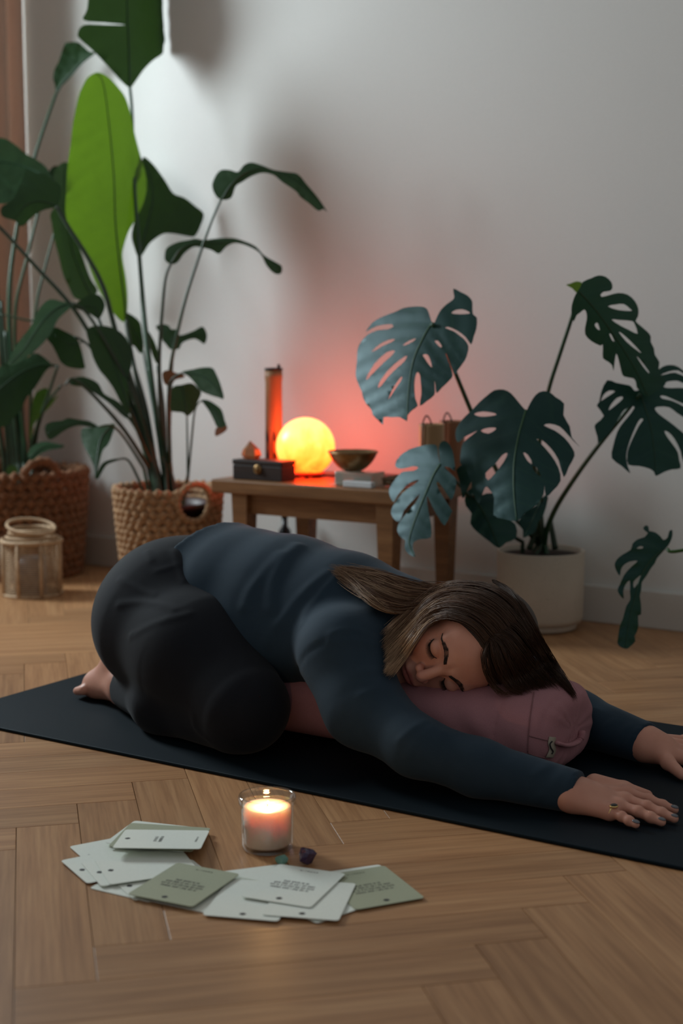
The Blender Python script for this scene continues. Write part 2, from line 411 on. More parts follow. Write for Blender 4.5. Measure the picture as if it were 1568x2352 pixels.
# ================================================================ the woman in child's pose
YM = 2.10
def near(P):                                            # fold the far half onto the near half
    Q = P.copy(); Q[:, 1] = YM-np.abs(P[:, 1]-YM); return Q
HIP, KNEE, ANK = (-1.664, 1.992, .176), (-1.392, 1.880, .083), (-1.742, 1.990, .046)
def sd_legs(P):
    Q = near(P)
    d = smin(sd_cone(Q, HIP, (-1.535, 1.944, .142), .120, .104), sd_cone(Q, (-1.535, 1.944, .142), KNEE, .104, .076), .05)
    d = smin(d, sd_ell(Q, (-1.672, 2.025, .186), (.120, .116, .134)), .05)
    d = smin(d, sd_ell(P, (-1.628, YM, .212), (.125, .160, .112)), .06)
    calf = smin(sd_cone(Q, (-1.415, 1.876, .058), (-1.59, 1.914, .058), .052, .052), sd_cone(Q, (-1.59, 1.914, .058), ANK, .052, .039), .04)
    return smin(d, calf, .014)
SH = (-1.235, 1.945, .180)
UPN, ELN, FMN, WRN = py(835, 1625, 1.905), py(955, 1714, 1.865), py(1100, 1764, 1.885), pz(1318, 1819, .034)
SHF, WRF = (-1.235, 2.245, .165), pz(1482, 1706, .042)
ELF = pz(1330, 1652, .050)
def sd_arms(P):
    d = smin(sd_cone(P, SH, UPN, .074, .057), sd_cone(P, UPN, ELN, .057, .041), .03)
    d = smin(d, sd_cone(P, ELN, FMN, .041, .038), .02); d = smin(d, sd_cone(P, FMN, WRN, .038, .029), .02)
    e = smin(sd_cone(P, SHF, ELF, .068, .041), sd_cone(P, ELF, WRF, .041, .030), .02)
    return np.minimum(d, e)
def sd_torso(P):
    Q = P.copy(); Q[:, 1] = (P[:, 1]-YM)/1.30+YM
    c = [((-1.66, YM, .204), .126), ((-1.56, YM, .214), .127), ((-1.46, YM, .214), .122), ((-1.34, YM, .205), .110), ((-1.235, YM, .190), .095)]
    d = None
    for (a, ra), (b, rb) in zip(c[:-1], c[1:]):
        e = sd_cone(Q, a, b, ra, rb); d = e if d is None else smin(d, e, .02)
    d = smin(d, sd_ell(P, (-1.43, YM, .175), (.20, .178, .092)), .05)                     # belly and ribs resting on the cushion
    d = smin(d, sd_cone(P, (-1.25, YM, .20), (-1.14, 2.085, .205), .075, .055), .04)      # neck and collar
    return d
def sd_body(P): return smin(smin(sd_torso(P), sd_arms(P), .045), sd_legs(P), .02)
# ---- head frame
HZ = CR*.754+CU*.183-CF*.631; HZ = HZ/np.linalg.norm(HZ)
HY = -CF*.753-CU*.377-CR*.539; HY = HY-HZ*(HY@HZ); HY = HY/np.linalg.norm(HY)
HX = np.cross(HY, HZ)                                    # her right-hand side (upwards here)
HC = py(1063, 1484, 2.06)
HM = np.stack([HX, HY, HZ], 1)
def hl(P): return (P-HC)@HM
def hw(q): return HC+HM@v_(q)
def sd_cran(q): return sd_ell(q, (0, -.016, .030), (.0745, .094, .083))
def sd_face(P):
    q = hl(P); a = q.copy(); a[:, 0] = np.abs(q[:, 0])
    d = sd_cran(q)
    d = smin(d, sd_ell(q, (0, .022, -.040), (.060, .062, .068)), .03)
    d = smin(d, sd_ell(q, (0, .040, .030), (.056, .046, .045)), .02)                     # forehead
    d = smin(d, sd_cone(a, (.044, .002, -.050), (.010, .066, -.098), .016, .0155), .025)  # jaw
    d = smin(d, sd_ell(a, (.036, .052, -.026), (.024, .026, .026)), .02)                  # cheek
    d = smin(d, sd_cone(a, (.010, .083, .024), (.042, .070, .026), .0075, .007), .012)    # brow
    d = smax(d, -sd_ell(a, (.031, .093, .009), (.0155, .013, .0105)), .012)               # socket
    d = smin(d, sd_ell(a, (.0315, .0735, .0065), (.0152, .0125, .0112)), .004)            # closed lid
    d = smin(d, sd_cone(q, (0, .084, .016), (0, .1035, -.022), .0072, .0098), .010)       # nose
    d = smin(d, sd_ell(a, (.0105, .0925, -.0285), (.0075, .0085, .0068)), .006)
    d = smax(d, -sd_ell(a, (.0065, .1005, -.0335), (.0032, .005, .0026)), .002)
    d = smin(d, sd_ell(q, (0, .079, -.056), (.026, .015, .017)), .012)
    d = smin(d, sd_ell(a, (.007, .0905, -.0515), (.014, .0065, .0048)), .005)             # lips
    d = smin(d, sd_ell(q, (0, .0895, -.0605), (.0165, .0075, .0058)), .004)
    d = smax(d, -sd_ell(q, (0, .0985, -.0560), (.0215, .0065, .0014)), .0025)
    d = smin(d, sd_ell(q, (0, .079, -.092), (.017, .014, .013)), .012)                    # chin
    d = smin(d, sd_ell(a, (.0755, -.012, -.012), (.008, .017, .030)), .006)               # ear
    d = smin(d, sd_cone(q, (0, -.030, -.045), (0, -.050, -.135), .052, .054), .03)        # neck
    return d
# ---- materials
def cloth(name, c1, c2):
    m = mat(name, c1, .85, Specular_IOR_Level=.25, Sheen_Weight=.06, Sheen_Roughness=.5); v = coords(m)
    f1 = noise(m, v, 900, 2); f2 = noise(m, v, 14, 3); lk(m, ramp(m, f2, [(.35, c1), (.65, c2)]), BS(m).inputs['Base Color']); bump(m, f1, .25, .0006)
    return m
M_shirt = cloth('slate_jersey', (.016, .035, .056), (.020, .041, .064)); M_leg = cloth('navy_jersey', (.0030, .0050, .0095), (.0042, .0066, .012))
M_skin = mat('skin', (.50, .255, .17), .48, Subsurface_Weight=.12, Subsurface_Scale=.008); BS(M_skin).inputs['Subsurface Radius'].default_value = (1, .35, .2)
_v = coords(M_skin); _f = noise(M_skin, _v, 30, 4); at = nd(M_skin, 'ShaderNodeAttribute', attribute_name='tint')
_c = ramp(M_skin, _f, [(.3, (.62, .285, .20)), (.7, (.68, .33, .235))])
lk(M_skin, mix_rgb(M_skin, _c, (.45, .12, .10), at.outputs['Fac']), BS(M_skin).inputs['Base Color'])
_f2 = noise(M_skin, _v, 400, 2); bump(M_skin, _f2, .12, .0006)
person_o = (-1.5, YM, MZ)
# ---- shirt
def px_line(pts, f, off=0.): return list(hitv(catmull(pts, 4), f, off))
_bf = lambda P: np.minimum(sd_body(P), sd_face(P))
def _z5(p): return [(180+x*.4592, 1180+y*.4592) for x, y in p]
def _z6(p): return [(740+x*.4082, 1280+y*.4082) for x, y in p]
shirt_ridges = [(_z5(p), h, w) for p, h, w in [
    ([(1132, 560), (1155, 485), (1215, 405), (1285, 325)], .0055, .007), ([(965, 480), (970, 400), (985, 325), (1030, 235), (1095, 170)], .0065, .012),
    ([(935, 470), (945, 390), (965, 320)], .0035, .007), ([(838, 470), (865, 395), (935, 300), (1010, 215)], .004, .012),
    ([(1010, 560), (1070, 470), (1150, 380), (1250, 300)], .0035, .010), ([(950, 640), (985, 580), (1060, 500)], .003, .012),
    ([(1270, 605), (1370, 590), (1460, 620)], .005, .007), ([(1260, 640), (1380, 640), (1470, 660)], .005, .008), ([(1400, 800), (1490, 790)], .003, .005), ([(1420, 915), (1500, 880)], .003, .005)]]
shirt_ridges += [(_z6(p), h, w) for p, h, w in [([(440, 1035), (510, 975), (580, 935)], .004, .005), ([(488, 1112), (540, 1030), (620, 968)], .005, .005),
    ([(555, 1115), (590, 1040), (668, 992)], .0045, .005), ([(600, 1120), (640, 1050), (690, 1010)], .003, .005), ([(758, 1262), (764, 1190)], .003, .004),
    ([(1200, 1230), (1275, 1178)], .0035, .005), ([(215, 655), (280, 645)], .003, .005), ([(215, 785), (300, 740)], .003, .005)]]
shirt_ridges += [([(1228, 1835), (1262, 1815), (1300, 1772)], .004, .004), ([(1262, 1842), (1290, 1815), (1312, 1780)], .004, .004), ([(1282, 1848), (1303, 1815), (1322, 1786)], .003, .003),
    ([(1380, 1702), (1395, 1672), (1412, 1660)], .003, .004), ([(1420, 1715), (1430, 1690), (1445, 1672)], .004, .005), ([(1440, 1722), (1452, 1695), (1468, 1680)], .004, .005)]
shirt_grooves = [(_z5([(1108, 830), (1112, 760), (1160, 690), (1240, 645)]), .002, .0035)]
def resolve(L, f): return [(px_line(p, f), h, w) for p, h, w in L]
def ridged(d, P, L, sg=1.):
    m = np.abs(d) < .03
    if not m.any(): return d
    d = d.copy(); Pm = P[m]; acc = np.zeros(len(Pm))
    for l, h, w in L:
        h = h*1.15; w = max(w*.8, .0058)
        lo = np.min(l, axis=0)-.03; hi = np.max(l, axis=0)+.03; k = ((Pm > lo) & (Pm < hi)).all(1)
        if k.any(): acc[k] += h*np.exp(-(sd_poly(Pm[k], l)/w)**2)
    d[m] -= sg*acc; return d
HEM_P, HEM_N = v_((-1.622, YM, .30)), v_((-1, .10, .22)); HEM_N = HEM_N/np.linalg.norm(HEM_N)
R1 = resolve(shirt_ridges, sd_body); R2 = resolve(shirt_grooves, sd_body)
def cuffcut(P, a, b, s=.012):
    n = v_(b)-v_(a); n = n/np.linalg.norm(n); return (P-v_(b))@n-s
def sd_shirt(P):
    d = smin(sd_torso(P), sd_arms(P), .045)-.004
    h = (P-HEM_P)@HEM_N; d = d-.014*np.clip(1+h/.05, 0, 1)**2*(P[:, 2] > .12)
    d = ridged(d, P, R1); d = ridged(d, P, R2, -1.)
    d = smax(d, h, .004)
    nr = P[:, 1] < 2.08
    d = np.maximum(d, np.where(nr, cuffcut(P, FMN, WRN, .006), cuffcut(P, ELF, WRF, .004)))
    d = np.maximum(d, sd_ell(P, HC, (9, 9, 9)))
    return np.maximum(d, MZ+.001-P[:, 2])
leg_ridges = [(_z5(p), h, w) for p, h, w in [([(205, 455), (300, 446), (400, 455), (480, 480)], .004, .006), ([(265, 612), (400, 545), (560, 505)], .003, .006), ([(210, 330), (300, 380), (380, 410)], .003, .006),
    ([(575, 1005), (590, 1070), (645, 1122)], .0035, .004), ([(345, 195), (365, 240)], .003, .005), ([(480, 190), (505, 270), (530, 340)], .005, .006), ([(395, 290), (500, 260)], .002, .004)]]
R3 = resolve([(p, h*.55, w*.6) for p, h, w in leg_ridges], sd_legs)
_hipline = px_line(_z5([(490, 470), (600, 512), (690, 590)]), sd_body)
def sd_leggings(P):
    d = ridged(sd_legs(P)-.002, P, R3)
    Q = near(P); n = v_(ANK)-v_((-1.575, 1.900, .062)); n = n/np.linalg.norm(n)
    d = np.maximum(d, (Q-v_(ANK)+n*.004)@n)
    return np.maximum(d, MZ+.001-P[:, 2])
# ---- feet
def sd_foot(P):
    Q = near(P); A = v_(ANK)
    toe = v_((-1.872, 2.018, .022)); heel = v_((-1.785, 2.012, .088))
    d = sd_cone(Q, A+v_((.05, -.015, 0)), A, .036, .033)
    d = smin(d, sd_cone(Q, A, heel, .032, .028), .02)
    d = smin(d, sd_cone(Q, A+v_((-.015, .004, .0)), toe+v_((.02, 0, .008)), .031, .024), .02)
    d = smin(d, sd_cone(Q, heel, toe+v_((.028, .008, .016)), .026, .022), .025)
    for k in range(5):
        b = toe+v_((.016, -.026+.0125*k, .004)); t = b+v_((-.030+.0025*abs(k-3.2), .004, -.006)); d = smin(d, sd_cone(Q, b, t, .0105, .0085 if k < 4 else .0105), .005)
    return np.maximum(d, MZ+.0008-P[:, 2])
# ---- hands
def mk_hand(W, up, K, tips, thumb, rk=.0088, rt=.0064):
    """W wrist, K four knuckles (index..little), tips four finger tips, thumb three points"""
    W = v_(W); K = [v_(k) for k in K]; tips = [v_(t) for t in tips]; th = [v_(t) for t in thumb]
    segs = []
    for i in range(4):
        a, b = K[i], tips[i]; l = np.linalg.norm(b-a); s = (.93, 1.0, .97, .84)[i]
        m1 = a+(b-a)*.46+up*(.0022*l/.08); m2 = a+(b-a)*.75+up*(.0006*l/.08)
        segs.append([(a, m1, rk*s, rk*s*.90), (m1, m2, rk*s*.92, rk*s*.84), (m2, b, rk*s*.84, rt*s)])
    def f(P):
        d = None
        for i in range(4):
            e = sd_cone(P, W+(K[i]-K[1])*.40-up*.004, K[i]-up*.002, .0160, .0108); d = e if d is None else smin(d, e, .016)
        for sg in segs:
            e = None
            for a, b, ra, rb in sg:
                g = sd_cone(P, a, b, ra, rb); e = g if e is None else smin(e, g, .003)
            for q in (sg[0][1], sg[1][1]): e = smin(e, sd_ell(P, q+up*.0006, (sg[0][2]*.86,)*3), .005)
            d = smin(d, e, .006)
        for i in range(4): d = smin(d, sd_ell(P, K[i]-up*.0006, (.0090, .0090, .0090)), .010)
        t = smin(sd_cone(P, th[0], th[1], .0165, .0115), sd_cone(P, th[1], th[2], .0115, .0082), .006)
        d = smin(d, t, .012)
        return d
    return f, segs, th
UPZ = v_((0, 0, 1.))
z0 = MZ
KN = [pz(1440, 1822, z0+.017), pz(1434, 1836, z0+.019), pz(1420, 1850, z0+.0175), pz(1400, 1864, z0+.0145)]
TN = [pz(1549, 1860, z0+.008), pz(1548, 1880, z0+.008), pz(1519, 1888, z0+.008), pz(1460, 1894, z0+.008)]
THN = [pz(1366, 1802, z0+.024), pz(1432, 1812, z0+.017), pz(1486, 1827, z0+.010)]
WN = WRN+(WRN-FMN)/np.linalg.norm(WRN-FMN)*.004
hand_n, seg_n, th_n = mk_hand(WN, UPZ, KN, TN, THN)
KF = [pz(1588, 1744, z0+.017), pz(1594, 1728, z0+.019), pz(1590, 1714, z0+.0175), pz(1575, 1702, z0+.0145)]
TF = [pz(1690, 1776, z0+.008), pz(1706, 1760, z0+.008), pz(1696, 1738, z0+.008), pz(1658, 1716, z0+.008)]
THF = [pz(1515, 1724, z0+.026), pz(1534, 1752, z0+.018), pz(1566, 1780, z0+.010)]
WF = WRF+(WRF-v_(ELF))/np.linalg.norm(WRF-v_(ELF))*.004
hand_f, seg_f, th_f = mk_hand(WF, UPZ, KF, TF, THF)
def flat_(P, c): Q = P.copy(); Q[:, 2] = (P[:, 2]-c)*1.28+c; return Q
def sd_hand_n(P): return np.maximum(smin(hand_n(P), smin(sd_cone(flat_(P, .031), WRN-(WRN-FMN)*.35, WRN, .029, .0245), sd_cone(flat_(P, .030), WRN, WN+(KN[1]-WN)*.35, .0240, .019), .02), .02), z0+.0006-P[:, 2])
def sd_hand_f(P): return np.maximum(smin(hand_f(P), smin(sd_cone(P, WRF-(WRF-v_(ELF))*.2, WRF, .029, .0250), sd_cone(P, WRF, WF+(KF[1]-WF)*.3, .0245, .018), .02), .02), z0+.0006-P[:, 2])
# ---- inner body (hidden under the clothes) joined with the bare head, hands and feet as one body mesh
def sd_inner(P): return np.maximum(smin(smin(sd_torso(P), sd_arms(P), .045), sd_legs(P), .02)+.008, MZ+.006-P[:, 2])
def bb(pts, m): pts = np.array(pts); return pts.min(0)-m, pts.max(0)+m
parts_ = [surfnet(sd_inner, (-1.93, 1.75, .006), (-.84, 2.46, .37), .011)]
parts_.append(surfnet(lambda P: np.maximum(sd_face(P), -(hl(P)[:, 2]+.150)), *bb([hw((x, y, z)) for x in (-.085, .085) for y in (-.13, .125) for z in (-.145, .125)], .004), .0021))
nhead = (len(parts_[0][0]), len(parts_[0][0])+len(parts_[1][0]))
parts_.append(surfnet(sd_hand_n, *bb(KN+TN+THN+[WRN-(WRN-FMN)*.25], .030), .0016))
parts_.append(surfnet(sd_hand_f, *bb(KF+TF+THF+[WRF-(WRF-v_(ELF))*.15], .030), .0018))
parts_.append(surfnet(sd_foot, (-1.925, 1.93, .004), (-1.68, 2.27, .14), .0032))
V = np.concatenate([p[0] for p in parts_]); off = np.cumsum([0]+[len(p[0]) for p in parts_]); Q = np.concatenate([p[1]+off[i] for i, p in enumerate(parts_)])
person = fast_mesh('person', V, Q, M_skin, None, person_o)
tag(person, 'woman in slate long-sleeved top and dark leggings folded forward in a kneeling rest pose', 'person')
q = hl(V); tint = np.zeros(len(V), np.float32); s_ = slice(*nhead); qq = q[s_].copy(); qq[:, 0] = np.abs(qq[:, 0])
lip = np.exp(-np.maximum(np.sqrt((qq[:, 0]/.021)**2+((qq[:, 2]+.0555)/.0085)**2)-.75, 0)**2*14)*(qq[:, 1] > .078)
chk = .30*np.exp(-(((qq[:, 0]-.042)/.024)**2+((qq[:, 2]+.030)/.022)**2))*(qq[:, 1] > .02)
nos = .30*np.exp(-((qq[:, 0]/.016)**2+((qq[:, 2]+.024)/.014)**2))*(qq[:, 1] > .088)
tint[s_] = np.clip(lip*.9+chk+nos, 0, 1)
at_ = person.data.attributes.new('tint', 'FLOAT', 'POINT')
if len(person.data.vertices) == len(tint): at_.data.foreach_set('value', tint)
V, Q = surfnet(sd_shirt, (-1.735, 1.745, .004), (-.745, 2.47, .385), .0044); fast_mesh('shirt', V, Q, M_shirt, person)
V, Q = surfnet(sd_leggings, (-1.93, 1.76, .004), (-1.29, 2.44, .37), .0044); fast_mesh('leggings', V, Q, M_leg, person)
print('body done', time.time()-T0)
# ---------------------------------------------------------------- hair
def sd_cap(P):
    q = hl(P); d = sd_ell(q, (0, -.020, .031), (.0815, .0995, .0895))
    d = smin(d, sd_ell(q, (.0, -.050, -.035), (.070, .062, .065)), .03)                   # gathered at the nape
    oval = np.sqrt((q[:, 0]/.0645)**2+((q[:, 2]+.018)/.094)**2)-1
    return smax(d, np.where(q[:, 1] > .0, -oval*.07, -.05), .010)
def sd_under(P): return np.minimum(np.minimum(sd_cap(P), sd_face(P)), np.minimum(np.minimum(smin(sd_torso(P), sd_arms(P), .045)-.004, sd_bolster(P)), 9))
def guides(L, offs):
    G = []
    for g in L:
        pts = catmull(_z6(g), 5); o = np.interp(np.linspace(0, 1, len(pts)), np.linspace(0, 1, len(offs)), offs)
        P = hitv(pts, sd_under, o, 1.7, 2.9)
        for _ in range(6): P[1:-1] = .5*P[1:-1]+.25*(P[:-2]+P[2:])
        G.append(P)
    n = 22; out = []
    for P in G:
        s = np.r_[0, np.cumsum(np.linalg.norm(np.diff(P, axis=0), axis=1))]; s /= s[-1]
        out.append(np.stack([np.interp(np.linspace(0, 1, n), s, P[:, k]) for k in range(3)], 1))
    return np.array(out)
HV, HQ, HTn = [], [], []
def strands(G, n, r, thick, tipspread, blond, lenj=.12, wav=.0015, clump=40):
    ng, m, _ = G.shape
    cl = np.sort(rng.random(clump)); tilt = rng.random(clump)
    for i in range(n):
        c = rng.integers(clump); u = np.clip(cl[c]+rng.normal(0, .012), 0, 1)*(ng-1); k = min(int(u), ng-2); t = u-k
        P = G[k]*(1-t)+G[k+1]*t
        s = np.linspace(0, 1, m); e = 1-lenj*rng.random()*(.4+.6*tilt[c])
        P = np.stack([np.interp(s*e, s, P[:, a]) for a in range(3)], 1)
        env = np.sin(np.clip(s*1.15, 0, 1)*math.pi)**.6
        d = rng.normal(0, 1, 3); view = CAM-P.mean(0); view /= np.linalg.norm(view)
        P = P+view*(thick*rng.random()*env)[:, None]+d*(tipspread*s**2*.5)[:, None]
        ph = rng.random()*6; P = P+np.outer(np.sin(s*(5+3*tilt[c])+ph+6*tilt[c]), rng.normal(0, 1, 3))*wav
        T = np.gradient(P, axis=0); T /= np.linalg.norm(T, axis=1)[:, None]+1e-9
        N = np.cross(T, view); N /= np.linalg.norm(N, axis=1)[:, None]+1e-9; B = np.cross(T, N)
        rr = r*(.7+.6*rng.random())*np.clip(1.15-s**3, .12, 1)
        b0 = sum(len(v) for v in HV)
        ring = np.stack([P+(N*math.cos(a)+B*math.sin(a)*.6)*rr[:, None] for a in (0, 2.094, 4.189)], 1)
        HV.append(ring.reshape(-1, 3)); I = np.arange(m-1)[:, None]*3
        for a in range(3):
            b = (a+1) % 3; HQ.append(np.concatenate([I+a, I+b, I+3+b, I+3+a], 1)+b0)
        hl_ = blond(u/(ng-1), s)*(.35+.65*tilt[c])+.08*rng.random()
        HTn.append(np.repeat(np.clip(hl_, 0, 1), 3))
side = guides([[(1185, 420), (1090, 250), (960, 162), (800, 134), (650, 164), (540, 232), (440, 332), (345, 425)],
               [(1120, 430), (1030, 300), (900, 215), (760, 190), (640, 215), (545, 300), (450, 400), (350, 500)],
               [(1030, 430), (950, 330), (840, 270), (730, 250), (630, 270), (545, 350), (465, 450), (360, 560)],
               [(940, 450), (870, 372), (770, 318), (665, 306), (578, 345), (512, 425), (462, 510), (410, 585), (352, 645)],
               [(915, 482), (862, 412), (785, 362), (690, 340), (605, 372), (540, 450), (488, 530), (432, 600), (375, 660)]], [.001, .004, .006, .009, .013, .014, .012, .010])
strands(side, 1500, .00062, .009, .006, lambda u, s: .12+np.clip((s-.28)*1.7, 0, 1)*(.55+.9*u), .10)
right = guides([[(935, 478), (905, 540), (905, 620), (935, 705), (1000, 770), (1060, 770)],
                [(950, 455), (985, 470), (1030, 560), (1070, 650), (1110, 730), (1150, 758)],
                [(985, 420), (1050, 440), (1120, 530), (1180, 620), (1250, 690), (1290, 728)],
                [(1040, 350), (1110, 390), (1180, 490), (1250, 590), (1330, 690), (1400, 755)],
                [(1050, 190), (1120, 300), (1195, 430), (1265, 560), (1340, 670), (1425, 795)],
                [(960, 130), (1070, 190), (1150, 300), (1215, 425), (1290, 560), (1375, 700), (1432, 800)]], [.001, .006, .012, .013, .010, .007])
strands(right, 1600, .00062, .010, .005, lambda u, s: .06+.14*s, .10)
tail = guides([[(860, 150), (720, 150), (600, 148), (470, 110), (350, 72), (200, 62), (52, 64)],
               [(800, 180), (680, 195), (560, 195), (440, 170), (310, 125), (180, 95), (60, 70)],
               [(720, 220), (600, 245), (490, 258), (380, 240), (270, 190), (165, 130), (75, 80)],
               [(640, 260), (540, 290), (440, 315), (345, 308), (255, 250), (175, 175), (92, 100)]], [.002, .006, .010, .012, .012, .008, .006])
strands(tail, 1000, .00065, .010, .009, lambda u, s: .40+.35*s, .16, .003, 26)
V1, Q1 = surfnet(sd_cap, *bb([hw((x, y, z)) for x in (-.09, .09) for y in (-.125, .09) for z in (-.11, .13)], .006), .0035)
b0 = sum(len(v) for v in HV); HV.append(V1); HQ.append(Q1+b0); HTn.append(np.full(len(V1), .02))
M_hair = mat('brown_hair', (.02, .011, .007), .5); BS(M_hair).inputs['Specular IOR Level'].default_value = .3
at = nd(M_hair, 'ShaderNodeAttribute', attribute_name='tint'); lk(M_hair, ramp(M_hair, at.outputs['Fac'], [(0, (.030, .0155, .009)), (.35, (.115, .052, .026)), (1, (.66, .44, .27))]), BS(M_hair).inputs['Base Color'])
ho = fast_mesh('hair', np.concatenate(HV), np.concatenate(HQ), M_hair, person)
a_ = ho.data.attributes.new('tint', 'FLOAT', 'POINT'); tv = np.concatenate(HTn).astype(np.float32)
if len(ho.data.vertices) == len(tv): a_.data.foreach_set('value', tv)
# ---------------------------------------------------------------- brows, lashes, nails, ring
def face_pts(q, off=.0):
    q = np.array(q, float).reshape(-1, 2); y = np.full(len(q), .135); live = np.ones(len(q), bool)
    for _ in range(80):
        P = HC+np.stack([q[:, 0], y, q[:, 1]], 1)@HM.T; d = sd_face(P)-off; live &= d > .0002
        if not live.any(): break
        y[live] -= np.maximum(d[live]*.8, .0003)
    return HC+np.stack([q[:, 0], y, q[:, 1]], 1)@HM.T
M_brow = mat('dark_brow', (.02, .011, .008), .7)
for sg in (1, -1):
    L = catmull([(.010, .0235), (.022, .0285), (.035, .0290), (.0475, .0225)], 7); A_, B_ = [], []
    for i, (x, z) in enumerate(L):
        w = (.0026, .0034, .0028, .0008)[min(3, i*4//len(L))]
        for k in range(5):
            zz = z+(k-2)*w*.5; A_.append((sg*x, zz)); B_.append((sg*(x+.0055), zz+.0012*(1 if i < 12 else -1)))
    gs = [tube([a, (a+b)/2+HY*.0004, b], [.00035, .0004, .00012], 4) for a, b in zip(face_pts(A_, .0003), face_pts(B_, .0006))]
    mobj('eyebrow', *join(*gs), M_brow, person)
    E_ = catmull([(.0180, .0035), (.0245, -.0022), (.0330, -.0040), (.0420, -.0010), (.0470, .0035)], 8); E3 = face_pts([(sg*x, z) for x, z in E_], .0002)
    gs = [tube(E3, .0008, 5)]
    for (x, z), a in zip(E_[4:], E3[4:]):
        b = a+HY*.005-HZ*.006+HX*sg*(x-.032)*.16; gs.append(tube([a, a+HY*.0045-HZ*.0022, b], [.0005, .0004, .0001], 4))
    mobj('eyelashes', *join(*gs), M_brow, person)
M_nail = mat('grey_nail_polish', (.16, .17, .19), .18, Metallic=.6)
def nail(b, a, up, w=.0058):
    d = v_(a)-v_(b); l = np.linalg.norm(d); d = d/l; s = np.cross(d, up); s /= np.linalg.norm(s); u = np.cross(s, d); c = v_(a)-d*.001+u*w*.80
    V, F = sphere((0, 0, 0), 1, 14, 8); M3 = np.stack([d*.0066, s*w*.86, u*.0019], 1)
    mobj('nail', [c+M3@v_(p) for p in V], F, M_nail, person)
for sg_, th_ in ((seg_n, th_n), (seg_f, th_f)):
    for f3 in sg_: nail(f3[2][0], f3[2][1], UPZ)
    nail(th_[1], th_[2], UPZ, .0068)
rp = seg_n[3][0]; rc = rp[0]+(rp[1]-rp[0])*.30; rd = rp[1]-rp[0]; rd /= np.linalg.norm(rd); rs = np.cross(rd, UPZ); rs /= np.linalg.norm(rs); ru = np.cross(rs, rd)
M_gold = mat('gold', (.80, .55, .22), .25, Metallic=1.0)
ri = mobj('ring', *tube([rc+(rs*math.cos(a)+ru*math.sin(a))*.0096 for a in np.linspace(0, 2*math.pi, 25)], .0012, 8, False), M_gold, person, origin=rc, label='gold ring with dark oval stone')
V, F = sphere((0, 0, 0), 1, 18, 8); gc = rc+ru*.0108; M3 = np.stack([rd*.0062, rs*.0075, ru*.0022], 1)
mobj('bezel', [gc+M3@v_(p) for p in V], F, M_gold, ri)
gc = gc+ru*.0012; M3 = np.stack([rd*.0048, rs*.0060, ru*.0020], 1); mobj('stone', [gc+M3@v_(p) for p in V], F, mat('dark_gem', (.006, .008, .006), .08), ri)
print('hair done', time.time()-T0)
# ================================================================ low wooden table and the things on it
TZ, TX0, TX1, TY0, TY1 = .346, -2.195, -1.615, 2.832, 3.175
M_oak = wood('table_oak', (.16, .072, .025), (.235, .11, .040), (.30, .15, .06), (4, 46, 46), .42, False)
tb = thing('low_table', 'low oak table with tapered legs standing against the white wall', 'table', ((TX0+TX1)/2, (TY0+TY1)/2, 0))
mobj('table_top', *bevbox(TX0, TX1, TY0, TY1, TZ-.034, TZ, .004), M_oak, tb, smooth=False)
for lx in (-2.112, -1.690):
    for ly in (2.862, 3.140):
        V, F = [], []
        for z, w in ((0, .0145), (TZ-.034, .0235)):
            for sx, sy in ((-1, -1), (1, -1), (1, 1), (-1, 1)): V.append((lx+sx*w, ly+sy*w, z))
        F = [(0, 3, 2, 1), (4, 5, 6, 7)]+[(i, (i+1) % 4, 4+(i+1) % 4, 4+i) for i in range(4)]
        mobj('leg', V, F, M_oak, tb, smooth=False)
for b in ((-2.088, -1.714, 2.856, 2.874), (-2.088, -1.714, 3.128, 3.146)): mobj('apron', *box(b[0], b[1], b[2], b[3], TZ-.084, TZ-.034), M_oak, tb, smooth=False)
for x in (-2.121, -1.699): mobj('apron', *box(x, x+.018, 2.886, 3.116, TZ-.084, TZ-.034), M_oak, tb, smooth=False)
# dark wooden box with a clasp
bx = thing('wooden_box', 'small dark wooden box with a round clasp on the table', 'box', (-2.073, 2.892, TZ))
M_dk = wood('dark_wood', (.012, .006, .005), (.022, .010, .008), (.03, .014, .010), (6, 60, 60), .5, False)
mobj('body', *bevbox(-2.148, -1.998, 2.862, 2.922, TZ+.0003, TZ+.037, .002), M_dk, bx, smooth=False)
mobj('lid', *bevbox(-2.149, -1.997, 2.861, 2.923, TZ+.0378, TZ+.050, .002), M_dk, bx, smooth=False)
M_brass = mat('aged_brass', (.30, .18, .08), .38, Metallic=1.0)
V, F = lathe([(.0125, 0), (.0125, .0015), (.009, .003), (1e-6, .0032)], (0, 0, 0), 24); R90 = Matrix.Rotation(math.radians(90), 4, 'X')
cl_ = mobj('clasp', *xf((V, F), Matrix.Translation((-2.070, 2.8612, TZ+.028)) @ R90), M_brass, bx)
mobj('hook', *tube([(-2.070, 2.857, TZ+.034), (-2.069, 2.8565, TZ+.027), (-2.066, 2.857, TZ+.020)], .0026, 8), M_brass, cl_)
# quartz point standing on the box
qz = thing('quartz_point', 'smoky pointed quartz crystal standing on the dark box', 'crystal', (-2.115, 2.893, TZ+.0502))
M_qz = mat('smoky_quartz', (.55, .27, .12), .12, Transmission_Weight=.55, IOR=1.54)
V = []; c0 = np.array((-2.112, 2.893)); zq = TZ+.0504
for r, z in ((.017, 0), (.0235, .010), (.019, .024)):
    for k in range(6): a = k*math.pi/3+.4; V.append((c0[0]+r*1.15*math.cos(a), c0[1]+r*math.sin(a), zq+z))
V.append((c0[0]-.004, c0[1], zq+.046)); F = [(0, 1, 2, 3, 4, 5)[::-1]]
for l in (0, 1):
    for k in range(6): F.append((l*6+k, l*6+(k+1) % 6, (l+1)*6+(k+1) % 6, (l+1)*6+k))
for k in range(6): F.append((12+k, 12+(k+1) % 6, 18))
mobj('point', V, F, M_qz, qz, smooth=False)
